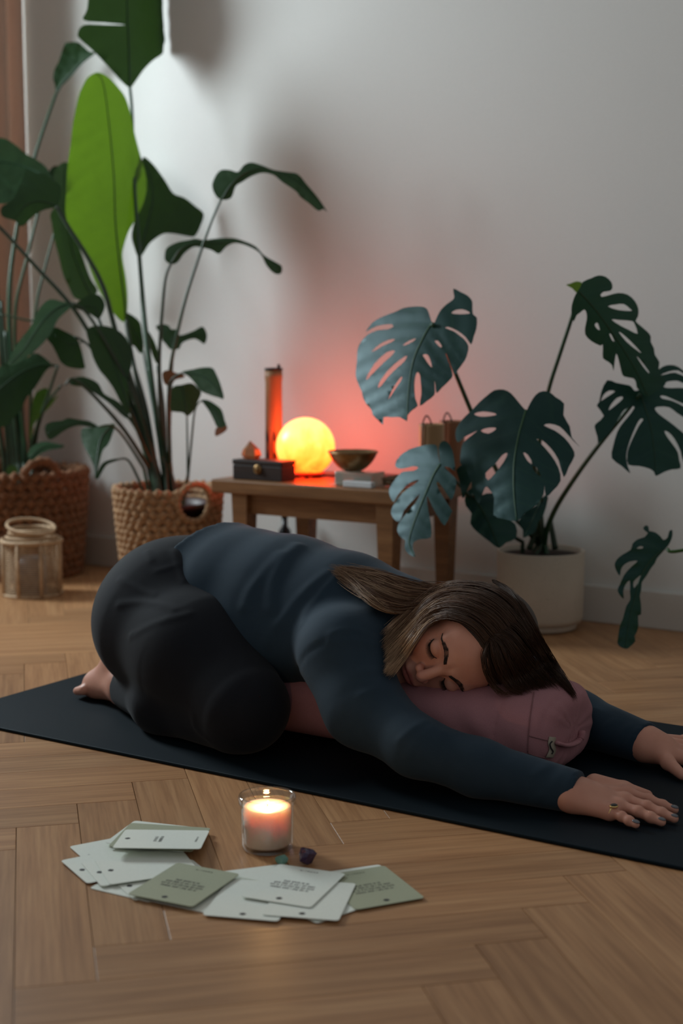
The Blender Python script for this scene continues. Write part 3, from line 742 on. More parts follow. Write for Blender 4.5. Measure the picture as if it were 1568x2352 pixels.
# tall bamboo tube with a patterned foot
tu = thing('bamboo_tube', 'tall bamboo tube with dark cap and painted foot beside the glowing lamp', 'bamboo tube', (-2.153, 3.05, TZ))
c = (-2.153, 3.05, TZ); M_bam = mottled('bamboo', (.34, .16, .06), (.42, .21, .085), 30, .5, .15, .001, (1, 1, .15))
mobj('cane', *lathe([(.0222, .0003), (.0225, .10), (.0218, .236), (.0235, .250), (.0228, .268)], c, 32, True), M_bam, tu)
mobj('cap', *lathe([(.0236, .2685), (.0238, .2745), (.020, .2755), (1e-6, .2755)], c, 32), mat('black_cap', (.012, .012, .014), .5), tu)
mobj('peg', *tube([(c[0]+.016, c[1], TZ+.2745), (c[0]+.018, c[1]-.002, TZ+.284)], .004, 8), mat('black_peg', (.012, .012, .014), .5), tu)
M_pnt = mat('painted_band', (.012, .012, .02), .5)
for k in range(7):
    a0 = 2*math.pi*k/7; gs = []
    Vp, Fp = [], []
    for i in range(13):
        t = i/12; w = .30*math.sin(math.pi*min(1, t*.9+.1))**.8
        for s in (-1, 1): a = a0+s*w; Vp.append((c[0]+.0231*math.cos(a), c[1]+.0231*math.sin(a), TZ+.03+t*.085))
    Fp = [(2*i, 2*i+1, 2*i+3, 2*i+2) for i in range(12)]
    mobj('painted_leaf', Vp, Fp, M_pnt, tu)
mobj('foot_band', *lathe([(.0228, .0003), (.0232, .002), (.0232, .034), (.0226, .036)], c, 32, True), M_pnt, tu)
# glowing sphere lamp
lc = (-2.028, 3.012, TZ+.076)
la = thing('sphere_lamp', 'glowing yellow and orange stone sphere lamp on the table', 'lamp', (lc[0], lc[1], TZ))
M_lamp = bpy.data.materials.new('lit_stone'); M_lamp.use_nodes = True; b = BS(M_lamp); b.inputs['Base Color'].default_value = (.6, .3, .12, 1); b.inputs['Roughness'].default_value = .35
v = coords(M_lamp); f1 = noise(M_lamp, v, 11, 6, .65, 1.6)
sx = nd(M_lamp, 'ShaderNodeSeparateXYZ'); tc = nd(M_lamp, 'ShaderNodeTexCoord'); lk(M_lamp, tc.outputs['Object'], sx.inputs[0])
mr = nd(M_lamp, 'ShaderNodeMapRange'); mr.inputs[1].default_value = .0; mr.inputs[2].default_value = .15; lk(M_lamp, sx.outputs[2], mr.inputs[0])
ad = nd(M_lamp, 'ShaderNodeMath', operation='MULTIPLY_ADD'); lk(M_lamp, f1, ad.inputs[0]); ad.inputs[1].default_value = 1.15
sb = nd(M_lamp, 'ShaderNodeMath', operation='SUBTRACT'); lk(M_lamp, mr.outputs[0], sb.inputs[0]); sb.inputs[1].default_value = .48; lk(M_lamp, sb.outputs[0], ad.inputs[2])
lk(M_lamp, ramp(M_lamp, ad.outputs[0], [(.0, (1, .010, .001)), (.18, (1, .030, .002)), (.36, (1, .058, .0045)), (.62, (1, .080, .010)), (.95, (1, .098, .028))]), b.inputs['Emission Color'])
b.inputs['Emission Strength'].default_value = 7.5
mobj('stone_sphere', *sphere(lc, .0752, 48, 30), M_lamp, la)
M_lbase = mat('red_lamp_base', (.35, .05, .02), .4)
mobj('base', *lathe([(.044, .003), (.050, .006), (.050, .011), (.041, .0135)], (lc[0], lc[1], TZ), 40, True), M_lbase, la)
for k in range(3):
    a = k*2.094-.9; mobj('foot', *lathe([(.006, .0002), (.006, .0034)], (lc[0]+.042*math.cos(a), lc[1]+.042*math.sin(a), TZ), 12, True), mat('rubber_foot', (.01, .01, .01), .7), la)
mobj('cord', *tube(catmull([(lc[0]+.049, lc[1]+.01, TZ+.0055), (lc[0]+.075, lc[1]+.03, TZ+.0036), (lc[0]+.10, lc[1]+.07, TZ+.0036), (lc[0]+.12, TY1-.012, TZ+.0036)], 6), .003, 8), mat('black_cord', (.01, .009, .009), .6), la)
# crystal block, white bar, bowl on top
gb = thing('glass_block', 'clear greenish glass block holding up the metal bowl', 'glass block', (-1.80, 2.905, TZ))
M_gb = mat('green_glass', (.62, .70, .62), .12, Transmission_Weight=.6, IOR=1.45)
mobj('block', *bevbox(-1.853, -1.745, 2.876, 2.936, TZ+.0003, TZ+.034, .004), M_gb, gb, smooth=False)
mobj('plinth', *bevbox(-1.872, -1.735, 2.8735, 2.942, TZ+.0002, TZ+.0005, .0001, 1), M_gb, gb, smooth=False)
se = mobj('selenite_bar', *bevbox(-1.812, -1.732, 2.850, 2.866, TZ+.0003, TZ+.0145, .002), mottled('selenite', (.62, .66, .68), (.75, .78, .80), 40, .4, .2, .001, (.2, 1, 1)), origin=(-1.772, 2.858, TZ), smooth=False)
tag(se, 'white selenite bar lying at the front edge of the table', 'crystal bar')
bc = (-1.818, 2.905, TZ+.0342); bw = thing('metal_bowl', 'hammered bronze singing bowl with reddish reflections on the table', 'bowl', bc)
prof = [(1e-6, .0005), (.018, .0), (.032, .006), (.046, .020), (.055, .034), (.0600, .0455), (.0612, .0475), (.0590, .0475), (.0535, .034), (.044, .021), (.030, .009), (1e-6, .005)]
M_bz = mottled('hammered_bronze', (.24, .15, .075), (.34, .22, .11), 45, .34, .5, .003, Metallic=1.0)
mobj('shell', *lathe([tuple(p) for p in catmull(prof[:6], 3)]+prof[6:], bc, 56), M_bz, bw)
mobj('rim_line', *tube([(bc[0]+.0602*math.cos(a), bc[1]+.0602*math.sin(a), bc[2]+.0445) for a in np.linspace(0, 2*math.pi, 57)], .0012, 6, False), M_bz, bw)
# bundle of dried herbs, dark red flat case
hb = thing('herb_bundle', 'small bundle of dried brown herbs beside the glass block', 'herb bundle', (-1.690, 2.905, TZ))
gs = []; 
for k in range(46):
    a = random.uniform(-.35, .35); p = np.array((-1.732+random.uniform(0, .01), 2.905+random.uniform(-.014, .014), TZ+.004+random.uniform(0, .018)))
    q = p+np.array((.055*math.cos(a)+.02*random.random(), .05*math.sin(a), random.uniform(-.004, .010))); q[2] = max(q[2], TZ+.003)
    gs.append(tube([p, (p+q)/2+np.array((0, 0, .003)), q], [.0016, .0018, .0007], 5))
mobj('stems', *join(*gs), mottled('dried_herb', (.16, .10, .055), (.26, .18, .10), 200, .9, 0), hb)
mobj('twine', *tube([(-1.706+.001*math.cos(a*3), 2.905+.017*math.cos(a), TZ+.0135+.0125*math.sin(a)) for a in np.linspace(0, 12.5, 50)], .0011, 5), mat('twine', (.28, .2, .11), .9), hb)
ca = mobj('flat_case', *bevbox(-1.875, -1.735, 3.02, 3.09, TZ+.0003, TZ+.012, .002), mat('dark_red_lacquer', (.10, .014, .010), .4), origin=(-1.82, 3.065, TZ), smooth=False)
tag(ca, 'flat dark red case lying behind the bowl on the table', 'case')
# two bamboo chimes with cords
for (cx_, cy_, top), lab in (((-1.655, 3.002, .1475), 'pale bamboo wind chime cylinder with looped black cord, standing nearer the bowl'), ((-1.655, 3.105, .150), 'reddish bamboo wind chime cylinder standing behind the pale one')):
    cc = (cx_, cy_, TZ); ch = thing('bamboo_chime', lab, 'wind chime', cc, None)
    m = mottled('chime_bamboo', *(((.36, .21, .10), (.44, .27, .13)) if cy_ < 3.05 else ((.24, .095, .045), (.30, .13, .06))), 25, .5, .15, .001, (1, 1, .12))
    mobj('tube_body', *lathe([(.0305, .0003), (.031, .004), (.031, top-.004), (.0305, top), (.0275, top), (.0275, top-.012), (1e-6, top-.012)], cc, 36), m, ch)
    mobj('cord', *tube(catmull([(cx_-.010, cy_-.030, TZ+.03), (cx_-.009, cy_-.0325, TZ+.10), (cx_-.007, cy_-.0325, TZ+top), (cx_-.002, cy_-.026, TZ+top+.020), (cx_+.004, cy_-.020, TZ+top+.014), (cx_+.008, cy_-.012, TZ+top-.006)], 6), .0018, 6), mat('black_cord2', (.008, .008, .008), .7), ch)
# dark thing in the shadow under the table
dk = thing('dark_bottle', 'small dark bottle standing in the shadow under the low table', 'bottle', (-2.235, 3.20, 0))
mobj('flask', *lathe([(.018, .0004), (.020, .004), (.020, .15), (.016, .17), (.008, .18), (.008, .205)], (-2.235, 3.215, 0), 20, True), mat('dark_glass', (.008, .010, .012), .25), dk)
mobj('stopper', *lathe([(.010, .2052), (.010, .222), (.008, .224)], (-2.235, 3.215, 0), 16, True), mat('black_stopper', (.01, .01, .01), .6), dk)
# ================================================================ baskets, lantern, planter
def weave_mat(name, a, b): return mottled(name, a, b, 55, .85, .4, .002, (1, 1, 1), 6)
M_w1 = weave_mat('brown_rope', (.15, .062, .026), (.27, .12, .055)); M_w2 = weave_mat('straw_rope', (.30, .165, .080), (.47, .29, .155))
def weave_row(c, r, z, rr, nb, ph, a0=0, a1=2*math.pi, closed=True, amp=.34, seg=5, n=None):
    n = n or int(nb*seg*(a1-a0)/(2*math.pi)); V, F = [], []; k = 8
    for i in range(n if closed else n+1):
        a = a0+(a1-a0)*i/n; s = math.sin(nb*a/1.0+ph); q = rr*(1+amp*s); jr = r+rr*.25*s
        for j in range(k):
            t = 2*math.pi*j/k; V.append((c[0]+(jr+q*.85*math.cos(t))*math.cos(a), c[1]+(jr+q*.85*math.cos(t))*math.sin(a), z+q*1.12*math.sin(t)+rr*.15*math.sin(nb*.5*a+ph)))
    m = n if closed else n
    for i in range(m):
        i2 = (i+1) % n if closed else i+1
        for j in range(k): l = (j+1) % k; F.append((i*k+j, i2*k+j, i2*k+l, i*k+l))
    if not closed: F.append(list(range(k))); F.append([n*k+j for j in range(k)][::-1])
    return V, F
def basket(c, r0, r1, h, rows, nb, m, lab, hole=None, cat='basket'):
    t = thing('woven_basket', lab, cat, (c[0], c[1], 0)); rr = h/rows/2
    for i in range(rows):
        z = rr+i*h/rows+.0005; u = z/h; r = r0+(r1-r0)*u**.8-rr; ph = (i % 2)*math.pi+.7*math.sin(i*2.1)
        if hole is not None:
            ha, hz, hr = hole; dz = abs(z-hz)
            if dz < hr:
                da = math.sqrt(hr*hr-dz*dz)/r; mobj('weave_row', *weave_row(c, r, z, rr, nb, ph, ha+da, ha-da+2*math.pi, False), m, t); continue
        mobj('weave_row', *weave_row(c, r, z, rr, nb, ph), m, t)
    mobj('basket_base', *lathe([(r0-rr*1.2, .001), (r0-rr*1.2, .012)], (c[0], c[1], 0), 32, True), m, t)
    return t, rr
B1, B2 = (-3.055, 3.035), (-2.43, 2.95)
b1, rr1 = basket(B1, .168, .196, .315, 13, 40, M_w1, 'large brown woven basket holding the plant in the room corner')
for sg in (1, -1):                                             # two raised handles on the rim
    a = math.radians(-28 if sg > 0 else 152); P = []
    for u in np.linspace(-1, 1, 15):
        P.append((B1[0]+.186*math.cos(a+u*.28), B1[1]+.186*math.sin(a+u*.28), .312+.038*(1-abs(u)**2.5)))
    mobj('handle', *tube(P, [.012*(1+.2*math.sin(i*2.2)) for i in range(15)], 8), M_w1, b1)
ca = math.atan2(-B2[1], -B2[0]); HA = ca+math.radians(29); HZc, HR = .272, .0455
b2, rr2 = basket(B2, .120, .149, .305, 17, 34, M_w2, 'straw woven basket with a round handle hole beside the low table', (HA, HZc, HR+.006))
P = []
for t in np.linspace(0, 2*math.pi, 61):                         # ring around the handle hole
    a = HA+(HR+.004)*math.cos(t)/.146; z = HZc+(HR+.004)*math.sin(t); r = .120+.029*(min(z, .305)/.305)**.8-.004
    P.append((B2[0]+r*math.cos(a), B2[1]+r*math.sin(a), z))
mobj('handle_ring', *tube(P, [.0085*(1+.22*math.sin(i*1.9)) for i in range(61)], 8, False), M_w2, b2)
M_ip = mat('plum_plastic', (.045, .012, .012), .45); M_soil = mottled('potting_soil', (.012, .008, .006), (.035, .024, .017), 90, .95, .8, .006)
def inner_pot(c, r, h, nm, lab):
    t = thing(nm, lab, 'plant pot', (c[0], c[1], 0.013))
    mobj('wall', *lathe([(r*.8, .0135), (r*.97, h-.014), (r*1.03, h-.014), (r*1.03, h), (r*.95, h), (r*.93, h-.03)], (c[0], c[1], 0), 40), M_ip, t)
    mobj('soil', *lathe([(r*.93, h-.035), (r*.5, h-.028), (1e-6, h-.024)], (c[0], c[1], 0), 40), M_soil, t)
inner_pot(B2, .112, .262, 'nursery_pot', 'plum plastic nursery pot seen through the hole of the straw basket')
inner_pot(B1, .150, .285, 'nursery_pot', 'plastic nursery pot inside the large brown basket')
# small rattan lantern
lc2 = (-2.782, 2.79); ln = thing('rattan_lantern', 'small pale rattan lantern with hoop handle standing on the floor', 'lantern', (lc2[0], lc2[1], 0))
M_rat = mottled('pale_rattan', (.44, .29, .165), (.58, .41, .26), 60, .7, .2, .001); A8 = [math.radians(22.5+45*k)+ca for k in range(8)]; LR, LH = .080, .150
for k in range(8):
    a, b = A8[k], A8[(k+1) % 8]
    p0 = np.array((lc2[0]+LR*math.cos(a), lc2[1]+LR*math.sin(a))); p1 = np.array((lc2[0]+LR*math.cos(b), lc2[1]+LR*math.sin(b)))
    mobj('post', *tube([(p0[0], p0[1], .0005), (p0[0], p0[1], LH)], .0052, 8), M_rat, ln)
    gs = []
    for i in range(25):
        z = .006+i*(LH-.012)/24; s = .004*(1 if i % 2 else -1)*0
        gs.append(tube([(p0[0]+s, p0[1], z), ((p0+p1)/2)[0].item() and (*((p0+p1)/2), z+.0006), (p1[0], p1[1], z)], .0016, 6))
    o = mobj('weave_panel', *join(*gs), M_rat, ln); o['kind'] = 'stuff'
def ring_(r, z, t, nm, par=ln, M=None, tilt=0):
    P = [(lc2[0]+r*math.cos(a), lc2[1]+r*math.sin(a), z+tilt*math.sin(a-ca)) for a in np.linspace(0, 2*math.pi, 41)]; return mobj(nm, *tube(P, t, 8, False), M or M_rat, par)
ring_(LR*.985, .004, .005, 'bottom_ring'); ring_(LR*1.0, LH, .006, 'shoulder_ring'); ring_(.066, LH+.010, .0045, 'shoulder_ring'); ring_(.058, LH+.022, .005, 'neck_ring'); ring_(.056, LH+.031, .0045, 'neck_ring')
hd = [(lc2[0]+.064*math.cos(a)*1.0, lc2[1]+.064*math.sin(a), LH+.024+.028*(.5+.5*math.cos(a-ca+2.6))) for a in np.linspace(0, 2*math.pi, 41)]
mobj('hoop_handle', *tube(hd, .0044, 8, False), M_rat, ln)
mobj('glass_cup', *lathe([(.034, .004), (.040, .006), (.041, .105), (.039, .105), (.038, .008), (1e-6, .008)], (lc2[0], lc2[1], 0), 32), mat('cup_glass', (.8, .82, .84), .08, Transmission_Weight=.8), ln)
mobj('base_plate', *lathe([(.074, .001), (.074, .0035)], (lc2[0], lc2[1], 0), 32, True), M_rat, ln)
# speckled planter of the monstera
POT = (-1.420, 3.125)
M_pot = mat('speckled_ceramic', (.45, .40, .34), .62); _v = coords(M_pot); _f = noise(M_pot, _v, 260, 3); _g = noise(M_pot, _v, 9, 3)
_c = mix_rgb(M_pot, ramp(M_pot, _g, [(.3, (.52, .45, .36)), (.7, (.58, .50, .41))]), ramp(M_pot, _f, [(.30, (.55, .5, .45)), (.38, (1, 1, 1))]), .6, 'MULTIPLY'); lk(M_pot, _c, BS(M_pot).inputs['Base Color']); bump(M_pot, _f, .1, .001)
def planter(c, lab, s=1.0):
    t = thing('planter', lab, 'planter', (c[0], c[1], 0))
    mobj('pot', *lathe([(.080*s, .0162), (.100*s, .020), (.1035*s, .032), (.1055*s, .19), (.1035*s, .1915), (.1005*s, .190), (.099*s, .155)], (c[0], c[1], 0), 56), M_pot, t)
    mobj('saucer', *lathe([(.080*s, .0004), (.088*s, .003), (.0905*s, .018), (.086*s, .018), (.082*s, .0155), (1e-6, .015)], (c[0], c[1], 0), 56), M_pot, t)
    mobj('soil', *lathe([(.0985*s, .178), (.06*s, .182), (1e-6, .186)], (c[0], c[1], 0), 40), M_soil, t)
    return t
planter(POT, 'speckled off-white ceramic planter with saucer below the monstera')
# ================================================================ plants
def leaf_mat(name, c1, c2, vein, trans, tcol, rough=.35, spec=.5):
    m = mat(name, c1, rough); b = BS(m); b.inputs['Specular IOR Level'].default_value = spec
    v = coords(m); f = noise(m, v, 18, 4); at = nd(m, 'ShaderNodeAttribute', attribute_name='vein'); ar = nd(m, 'ShaderNodeAttribute', attribute_name='rib')
    col = ramp(m, f, [(.3, c1), (.7, c2)])
    wv = nd(m, 'ShaderNodeMath', operation='SINE'); mu = nd(m, 'ShaderNodeMath', operation='MULTIPLY'); mu.inputs[1].default_value = 1.0
    lk(m, at.outputs['Fac'], mu.inputs[0]); lk(m, mu.outputs[0], wv.inputs[0])
    ab = nd(m, 'ShaderNodeMapRange'); ab.inputs[1].default_value = .90; ab.inputs[2].default_value = 1.0; lk(m, wv.outputs[0], ab.inputs[0])
    sc = nd(m, 'ShaderNodeMath', operation='MULTIPLY'); lk(m, ab.outputs[0], sc.inputs[0]); sc.inputs[1].default_value = .35
    col = mix_rgb(m, col, vein, sc.outputs[0]); lk(m, col, b.inputs['Base Color'])
    bp = nd(m, 'ShaderNodeBump'); bp.inputs['Strength'].default_value = .05; bp.inputs['Distance'].default_value = .002; lk(m, wv.outputs[0], bp.inputs['Height']); lk(m, bp.outputs[0], b.inputs['Normal'])
    tl = nd(m, 'ShaderNodeBsdfTranslucent'); tl.inputs['Color'].default_value = tuple(tcol)+(1,)
    if trans:
        cm = mix_rgb(m, tcol, (tcol[0]*.55, tcol[1]*.55, tcol[2]*.5), sc.outputs[0]); lk(m, cm, tl.inputs['Color'])
    mx = nd(m, 'ShaderNodeMixShader'); mx.inputs[0].default_value = trans; out = m.node_tree.nodes['Material Output']
    lk(m, b.outputs[0], mx.inputs[1]); lk(m, tl.outputs[0], mx.inputs[2]); lk(m, mx.outputs[0], out.inputs['Surface']); return m
M_str = leaf_mat('strelitzia_leaf', (.011, .040, .014), (.016, .054, .018), (.03, .10, .03), .05, (.12, .30, .015), .42, .35)
M_str_young = leaf_mat('strelitzia_young_leaf', (.022, .080, .010), (.032, .10, .013), (.02, .08, .012), .22, (.24, .46, .012), .38)
M_mon = leaf_mat('monstera_leaf', (.007, .028, .023), (.011, .038, .030), (.02, .06, .03), .06, (.05, .16, .02), .42, .45)
BS(M_mon).inputs['Specular Tint'].default_value = (.55, .88, 1, 1)
M_brownleaf = leaf_mat('withered_leaf', (.10, .045, .012), (.16, .07, .02), (.1, .05, .02), .2, (.4, .12, .02), .6)
M_pet = mottled('petiole_green', (.012, .050, .020), (.020, .070, .026), 25, .35, .05); M_rib = mat('leaf_rib', (.045, .13, .04), .4); M_petd = mottled('petiole_dark', (.012, .032, .014), (.022, .050, .02), 25, .4, .05)
M_ribd = mat('dark_leaf_rib', (.015, .055, .022), .4)
def pip(poly, P):
    x, y = P[:, 0], P[:, 1]; ins = np.zeros(len(P), bool); n = len(poly)
    for i in range(n):
        (x0, y0), (x1, y1) = poly[i], poly[(i+1) % n]
        c = ((y0 > y) != (y1 > y)); ins ^= c & (x < (x1-x0)*(y-y0)/(y1-y0+1e-12)+x0)
    return ins
def polydist(L, P):
    """distance to an open polyline and the length along it"""
    bd = np.full(len(P), 1e9); bs = np.zeros(len(P)); s0 = 0.
    for a, b in zip(L[:-1], L[1:]):
        ba = b-a; l = np.linalg.norm(ba)+1e-9; h = np.clip(((P-a)@ba)/(l*l), 0, 1); d = np.linalg.norm(P-a-h[:, None]*ba, axis=1)
        k = d < bd; bd[k] = d[k]; bs[k] = s0+h[k]*l; s0 += l
    return bd, bs
def leaf(parent, outline, rib, dep, m, holes=(), cup=.0, ripple=.0, lam=46., slant=.9, droop=0., step=13., smooth=3, ribm=None, ribr=.0018, name='leaf', veinlam=None, label=None):
    """a blade whose outline was measured in the photograph; dep = (depth, slope across, slope down) in metres per 1000 px"""
    O = catmull(outline, smooth, True); H = [catmull(h, 2, True) for h in holes]; L = catmull(rib, 5)
    xm, ym = O.mean(0); mn, mx = O.min(0), O.max(0)
    gx, gy = np.meshgrid(np.arange(mn[0], mx[0], step), np.arange(mn[1], mx[1], step)); G = np.stack([gx.ravel(), gy.ravel()], 1)+rng.uniform(-2, 2, (gx.size, 2))
    ok = pip(O, G)
    for h in H: ok &= ~pip(h, G)
    dO = np.min([np.linalg.norm(G[:, None]-O[None, ::2], axis=2).min(1)], axis=0); ok &= dO > step*.4
    pts = np.concatenate([O]+H+[G[ok]]); edges = []; n0 = 0
    for poly in [O]+H:
        n = len(poly); edges += [(n0+i, n0+(i+1) % n) for i in range(n)]; n0 += n
    r = geometry.delaunay_2d_cdt([Vector((p[0], p[1])) for p in pts], edges, [], 0, 1e-4)
    P = np.array([(v.x, v.y) for v in r[0]]); T = [f for f in r[2]]
    C = np.array([P[list(f)].mean(0) for f in T]); keep = pip(O, C)
    for h in H: keep &= ~pip(h, C)
    T = [f for f, k in zip(T, keep) if k]; t, s = polydist(L, P)
    d = dep[0]+dep[1]*(P[:, 0]-xm)/1000+dep[2]*(P[:, 1]-ym)/1000+cup*(t/100)**1.4+droop*((s/100)**2)*.01
    ph = 2*math.pi*(s-slant*t)/lam; d = d+ripple*np.cos(ph)*np.clip(t/18, 0, 1)
    V = np.array([pd(x, y, dd) for (x, y), dd in zip(P, d)])
    V[:, 1] = np.minimum(V[:, 1], WALL_Y-.012)
    o = mobj(name, V, T, m, parent, label=label)
    a = o.data.attributes.new('vein', 'FLOAT', 'POINT'); a.data.foreach_set('value', (2*math.pi*(s-slant*t)/(veinlam or lam)).astype(np.float32))
    a = o.data.attributes.new('rib', 'FLOAT', 'POINT'); a.data.foreach_set('value', t.astype(np.float32))
    if ribm is not None:
        ld = dep[0]+dep[1]*(L[:, 0]-xm)/1000+dep[2]*(L[:, 1]-ym)/1000+droop*((np.r_[0, np.cumsum(np.linalg.norm(np.diff(L, axis=0), axis=1))]/100)**2)*.01
        R3 = np.array([pd(x, y, dd-.0004) for (x, y), dd in zip(L, ld)]); R3[:, 1] = np.minimum(R3[:, 1], WALL_Y-.013)
        mobj('midrib', *tube(R3, np.linspace(ribr, ribr*.35, len(R3)), 6), ribm, o)
    return o
def petiole(parent, pts, d0, d1, r0, r1, m=None, name='petiole', end=None):
    """stalk through photograph points; depth runs from d0 at the blade to d1 at the foot"""
    L = catmull(pts, 6); u = np.r_[0, np.cumsum(np.linalg.norm(np.diff(L, axis=0), axis=1))]; u /= u[-1]
    P = np.array([pd(x, y, d0+(d1-d0)*k) for (x, y), k in zip(L, u)]); P[:, 1] = np.minimum(P[:, 1], WALL_Y-.015)
    if end is not None: P = np.concatenate([P, catmull([P[-1], end], 6)[1:]])
    return mobj(name, *tube(P, np.interp(np.linspace(0, 1, len(P)), [0, 1], [r0, r1]), 8), m or M_pet, parent)
Z1 = lambda p: [(x*.5102, y*.5102) for x, y in p]
ZL = lambda p: [(x*.2637, 80+y*.2637) for x, y in p]
ZM = lambda p: [(x*.1913, 660+y*.1913) for x, y in p]
ZR = lambda p: [(240+x*.2041, 660+y*.2041) for x, y in p]
dB2 = float(proj((B2[0], B2[1], .25))[2]); dB1 = float(proj((B1[0], B1[1], .25))[2])
# ---- giant bird-of-paradise in the straw basket
P2 = thing('strelitzia_plant', 'tall bird-of-paradise plant with a bright backlit leaf, in the straw basket', 'plant', (B2[0], B2[1], .24))
foot2 = lambda dx, dy: (B2[0]+dx, B2[1]+dy, .236)
leaf(P2, [(300, -330), (250, -290), (215, -160), (205, -40), (200, 20), (191, 46), (240, 52), (288, 57), (240, 57), (192, 57), (178, 78), (186, 92), (215, 118), (250, 155), (280, 188), (298, 201), (309, 190), (330, 160), (356, 135), (386, 118), (389, 103), (397, 94), (398, 20), (392, -100), (370, -230)],
     [(298, 200), (296, 120), (292, 20), (292, -100), (298, -310)], (3.97, .85, .05), M_str, (), .010, .003, 30, .25, 0, 18, 3, M_ribd, .0030, veinlam=9)
petiole(P2, [(298, 199), (303, 260), (307, 400), (315, 520), (324, 640), (335, 760), (352, 900), (372, 1050)], 3.97, dB2, .0042, .0075, None, end=foot2(-.005, .01))
leaf(P2, [(219, 167), (201, 178), (189, 199), (181, 219), (176, 240), (168, 280), (162, 331), (155, 382), (152, 433), (150, 485), (158, 520), (176, 551), (195, 585), (215, 640), (240, 690), (270, 730), (288, 738), (293, 690), (289, 640), (281, 592), (284, 566), (296, 530), (311, 505), (331, 460), (337, 423), (331, 387), (321, 352), (309, 306), (301, 265), (288, 224), (270, 199), (250, 178), (232, 168)],
     [(289, 735), (284, 680), (275, 612), (265, 510), (260, 383), (240, 204), (222, 169)], (3.88, .75, .05), M_str_young, (), .004, .0015, 26, .5, 0, 15, 3, M_ribd, .0032, veinlam=8, label='bright yellow-green leaf lit from behind')
petiole(P2, [(289, 735), (300, 800), (320, 900), (350, 1030)], 3.90, dB2, .0045, .0075, M_petd, end=foot2(-.02, .0))
leaf(P2, [(329, 360), (352, 378), (378, 413), (398, 444), (423, 454), (449, 474), (467, 490), (464, 510), (449, 541), (434, 543), (408, 538), (378, 536), (357, 548), (342, 561), (329, 582), (318, 592), (308, 568), (302, 536), (316, 485), (330, 434), (326, 388)],
     [(320, 588), (334, 530), (350, 460), (345, 410), (330, 364)], (4.02, .35, .1), M_str, (), -.02, .002, 24, .4, 0, 13, 3, M_ribd, .0025, veinlam=8)
petiole(P2, [(320, 588), (325, 660), (330, 740), (345, 860), (368, 1000), (378, 1060)], 4.0, dB2, .0046, .0080, M_petd, end=foot2(.005, -.01))
leaf(P2, [(487, 423), (503, 393), (526, 390), (546, 395), (559, 380), (577, 373), (602, 380), (628, 390), (658, 395), (684, 400), (704, 423), (730, 454), (751, 486), (742, 480), (730, 484), (709, 467), (689, 452), (679, 439), (648, 418), (628, 402), (602, 397), (577, 405), (556, 418), (541, 428), (531, 454), (510, 459), (495, 449)],
     [(509, 458), (530, 425), (560, 398), (600, 386), (640, 398), (690, 425), (748, 483)], (3.66, -.35, .15), M_str, (), .02, .001, 18, .6, 0, 9, 3, M_ribd, .0022, veinlam=8)
petiole(P2, [(508, 458), (485, 510), (455, 595), (425, 690), (404, 780), (390, 860), (388, 960), (390, 1060)], 3.68, dB2, .0030, .0066, None, end=foot2(.02, .0))
leaf(P2, [(378, 587), (383, 569), (408, 556), (434, 551), (449, 548), (469, 551), (505, 547), (536, 547), (561, 554), (587, 566), (607, 587), (633, 602), (647, 612), (645, 628), (630, 628), (612, 610), (597, 582), (571, 566), (541, 558), (520, 566), (503, 583), (485, 574), (464, 569), (444, 567), (423, 582), (408, 602), (393, 607), (380, 599)],
     [(393, 604), (415, 572), (450, 557), (505, 556), (560, 560), (600, 582), (640, 620)], (3.72, -.3, .1), M_str, (), .02, .001, 18, .6, 0, 9, 3, M_ribd, .0022, veinlam=8)
petiole(P2, [(393, 604), (380, 640), (372, 720), (366, 820), (368, 930), (380, 1050)], 3.74, dB2, .0032, .0066, M_petd, end=foot2(.0, .025))
leaf(P2, [(61, 388), (78, 396), (105, 400), (121, 415), (137, 425), (140, 447), (129, 474), (105, 481), (87, 489), (71, 502), (50, 520), (34, 507), (5, 497), (3, 476), (25, 462), (38, 440), (50, 415)],
     [(129, 472), (95, 462), (60, 470), (35, 500)], (3.80, .2, -.3), M_str, (), .03, .001, 22, .4, 0, 10, 3, M_ribd, .0025, veinlam=8)
petiole(P2, [(130, 474), (158, 523), (200, 589), (237, 660), (265, 760), (300, 880), (345, 1030)], 3.80, dB2, .0052, .0085, M_petd, end=foot2(-.03, -.015))
leaf(P2, [(150, 372), (130, 385), (122, 405), (128, 430), (135, 460), (116, 490), (119, 515), (124, 549), (134, 586), (145, 631), (158, 660), (171, 684), (195, 690), (215, 680), (224, 665), (208, 639), (190, 590), (175, 540), (170, 450), (165, 390)],
     [(212, 682), (190, 640), (165, 570), (150, 480), (148, 378)], (4.10, .9, .05), M_str, (), -.02, .002, 26, .4, 0, 12, 3, M_ribd, .0026, veinlam=8)
petiole(P2, [(212, 682), (235, 760), (275, 880), (330, 1020)], 4.08, dB2, .0040, .0070, M_petd, end=foot2(-.025, .02))
petiole(P2, [(-60, 470), (0, 523), (80, 610), (158, 695), (205, 765), (255, 860), (310, 960), (350, 1050)], 3.78, dB2, .0042, .0075, M_petd, end=foot2(-.015, -.03))
leaf(P2, [(-60, 470), (-40, 420), (-110, 330), (-200, 300), (-230, 360), (-180, 440), (-110, 490)], [(-60, 470), (-120, 420), (-220, 340)], (3.78, .2, 0), M_str, (), .02, .002, 26, .4, 0, 14, 3, M_ribd, .0026, veinlam=8)
leaf(P2, [(92, 706), (115, 687), (149, 694), (168, 694), (163, 706), (134, 733), (122, 756), (107, 779), (84, 803), (63, 819), (38, 836), (21, 838), (19, 828), (36, 794), (50, 775), (71, 748), (82, 725)],
     [(167, 696), (135, 705), (105, 728), (78, 765), (52, 805), (22, 836)], (3.72, .15, -1.6), M_str, (), .018, .0012, 16, .5, 0, 9, 3, M_ribd, .0022, veinlam=7)
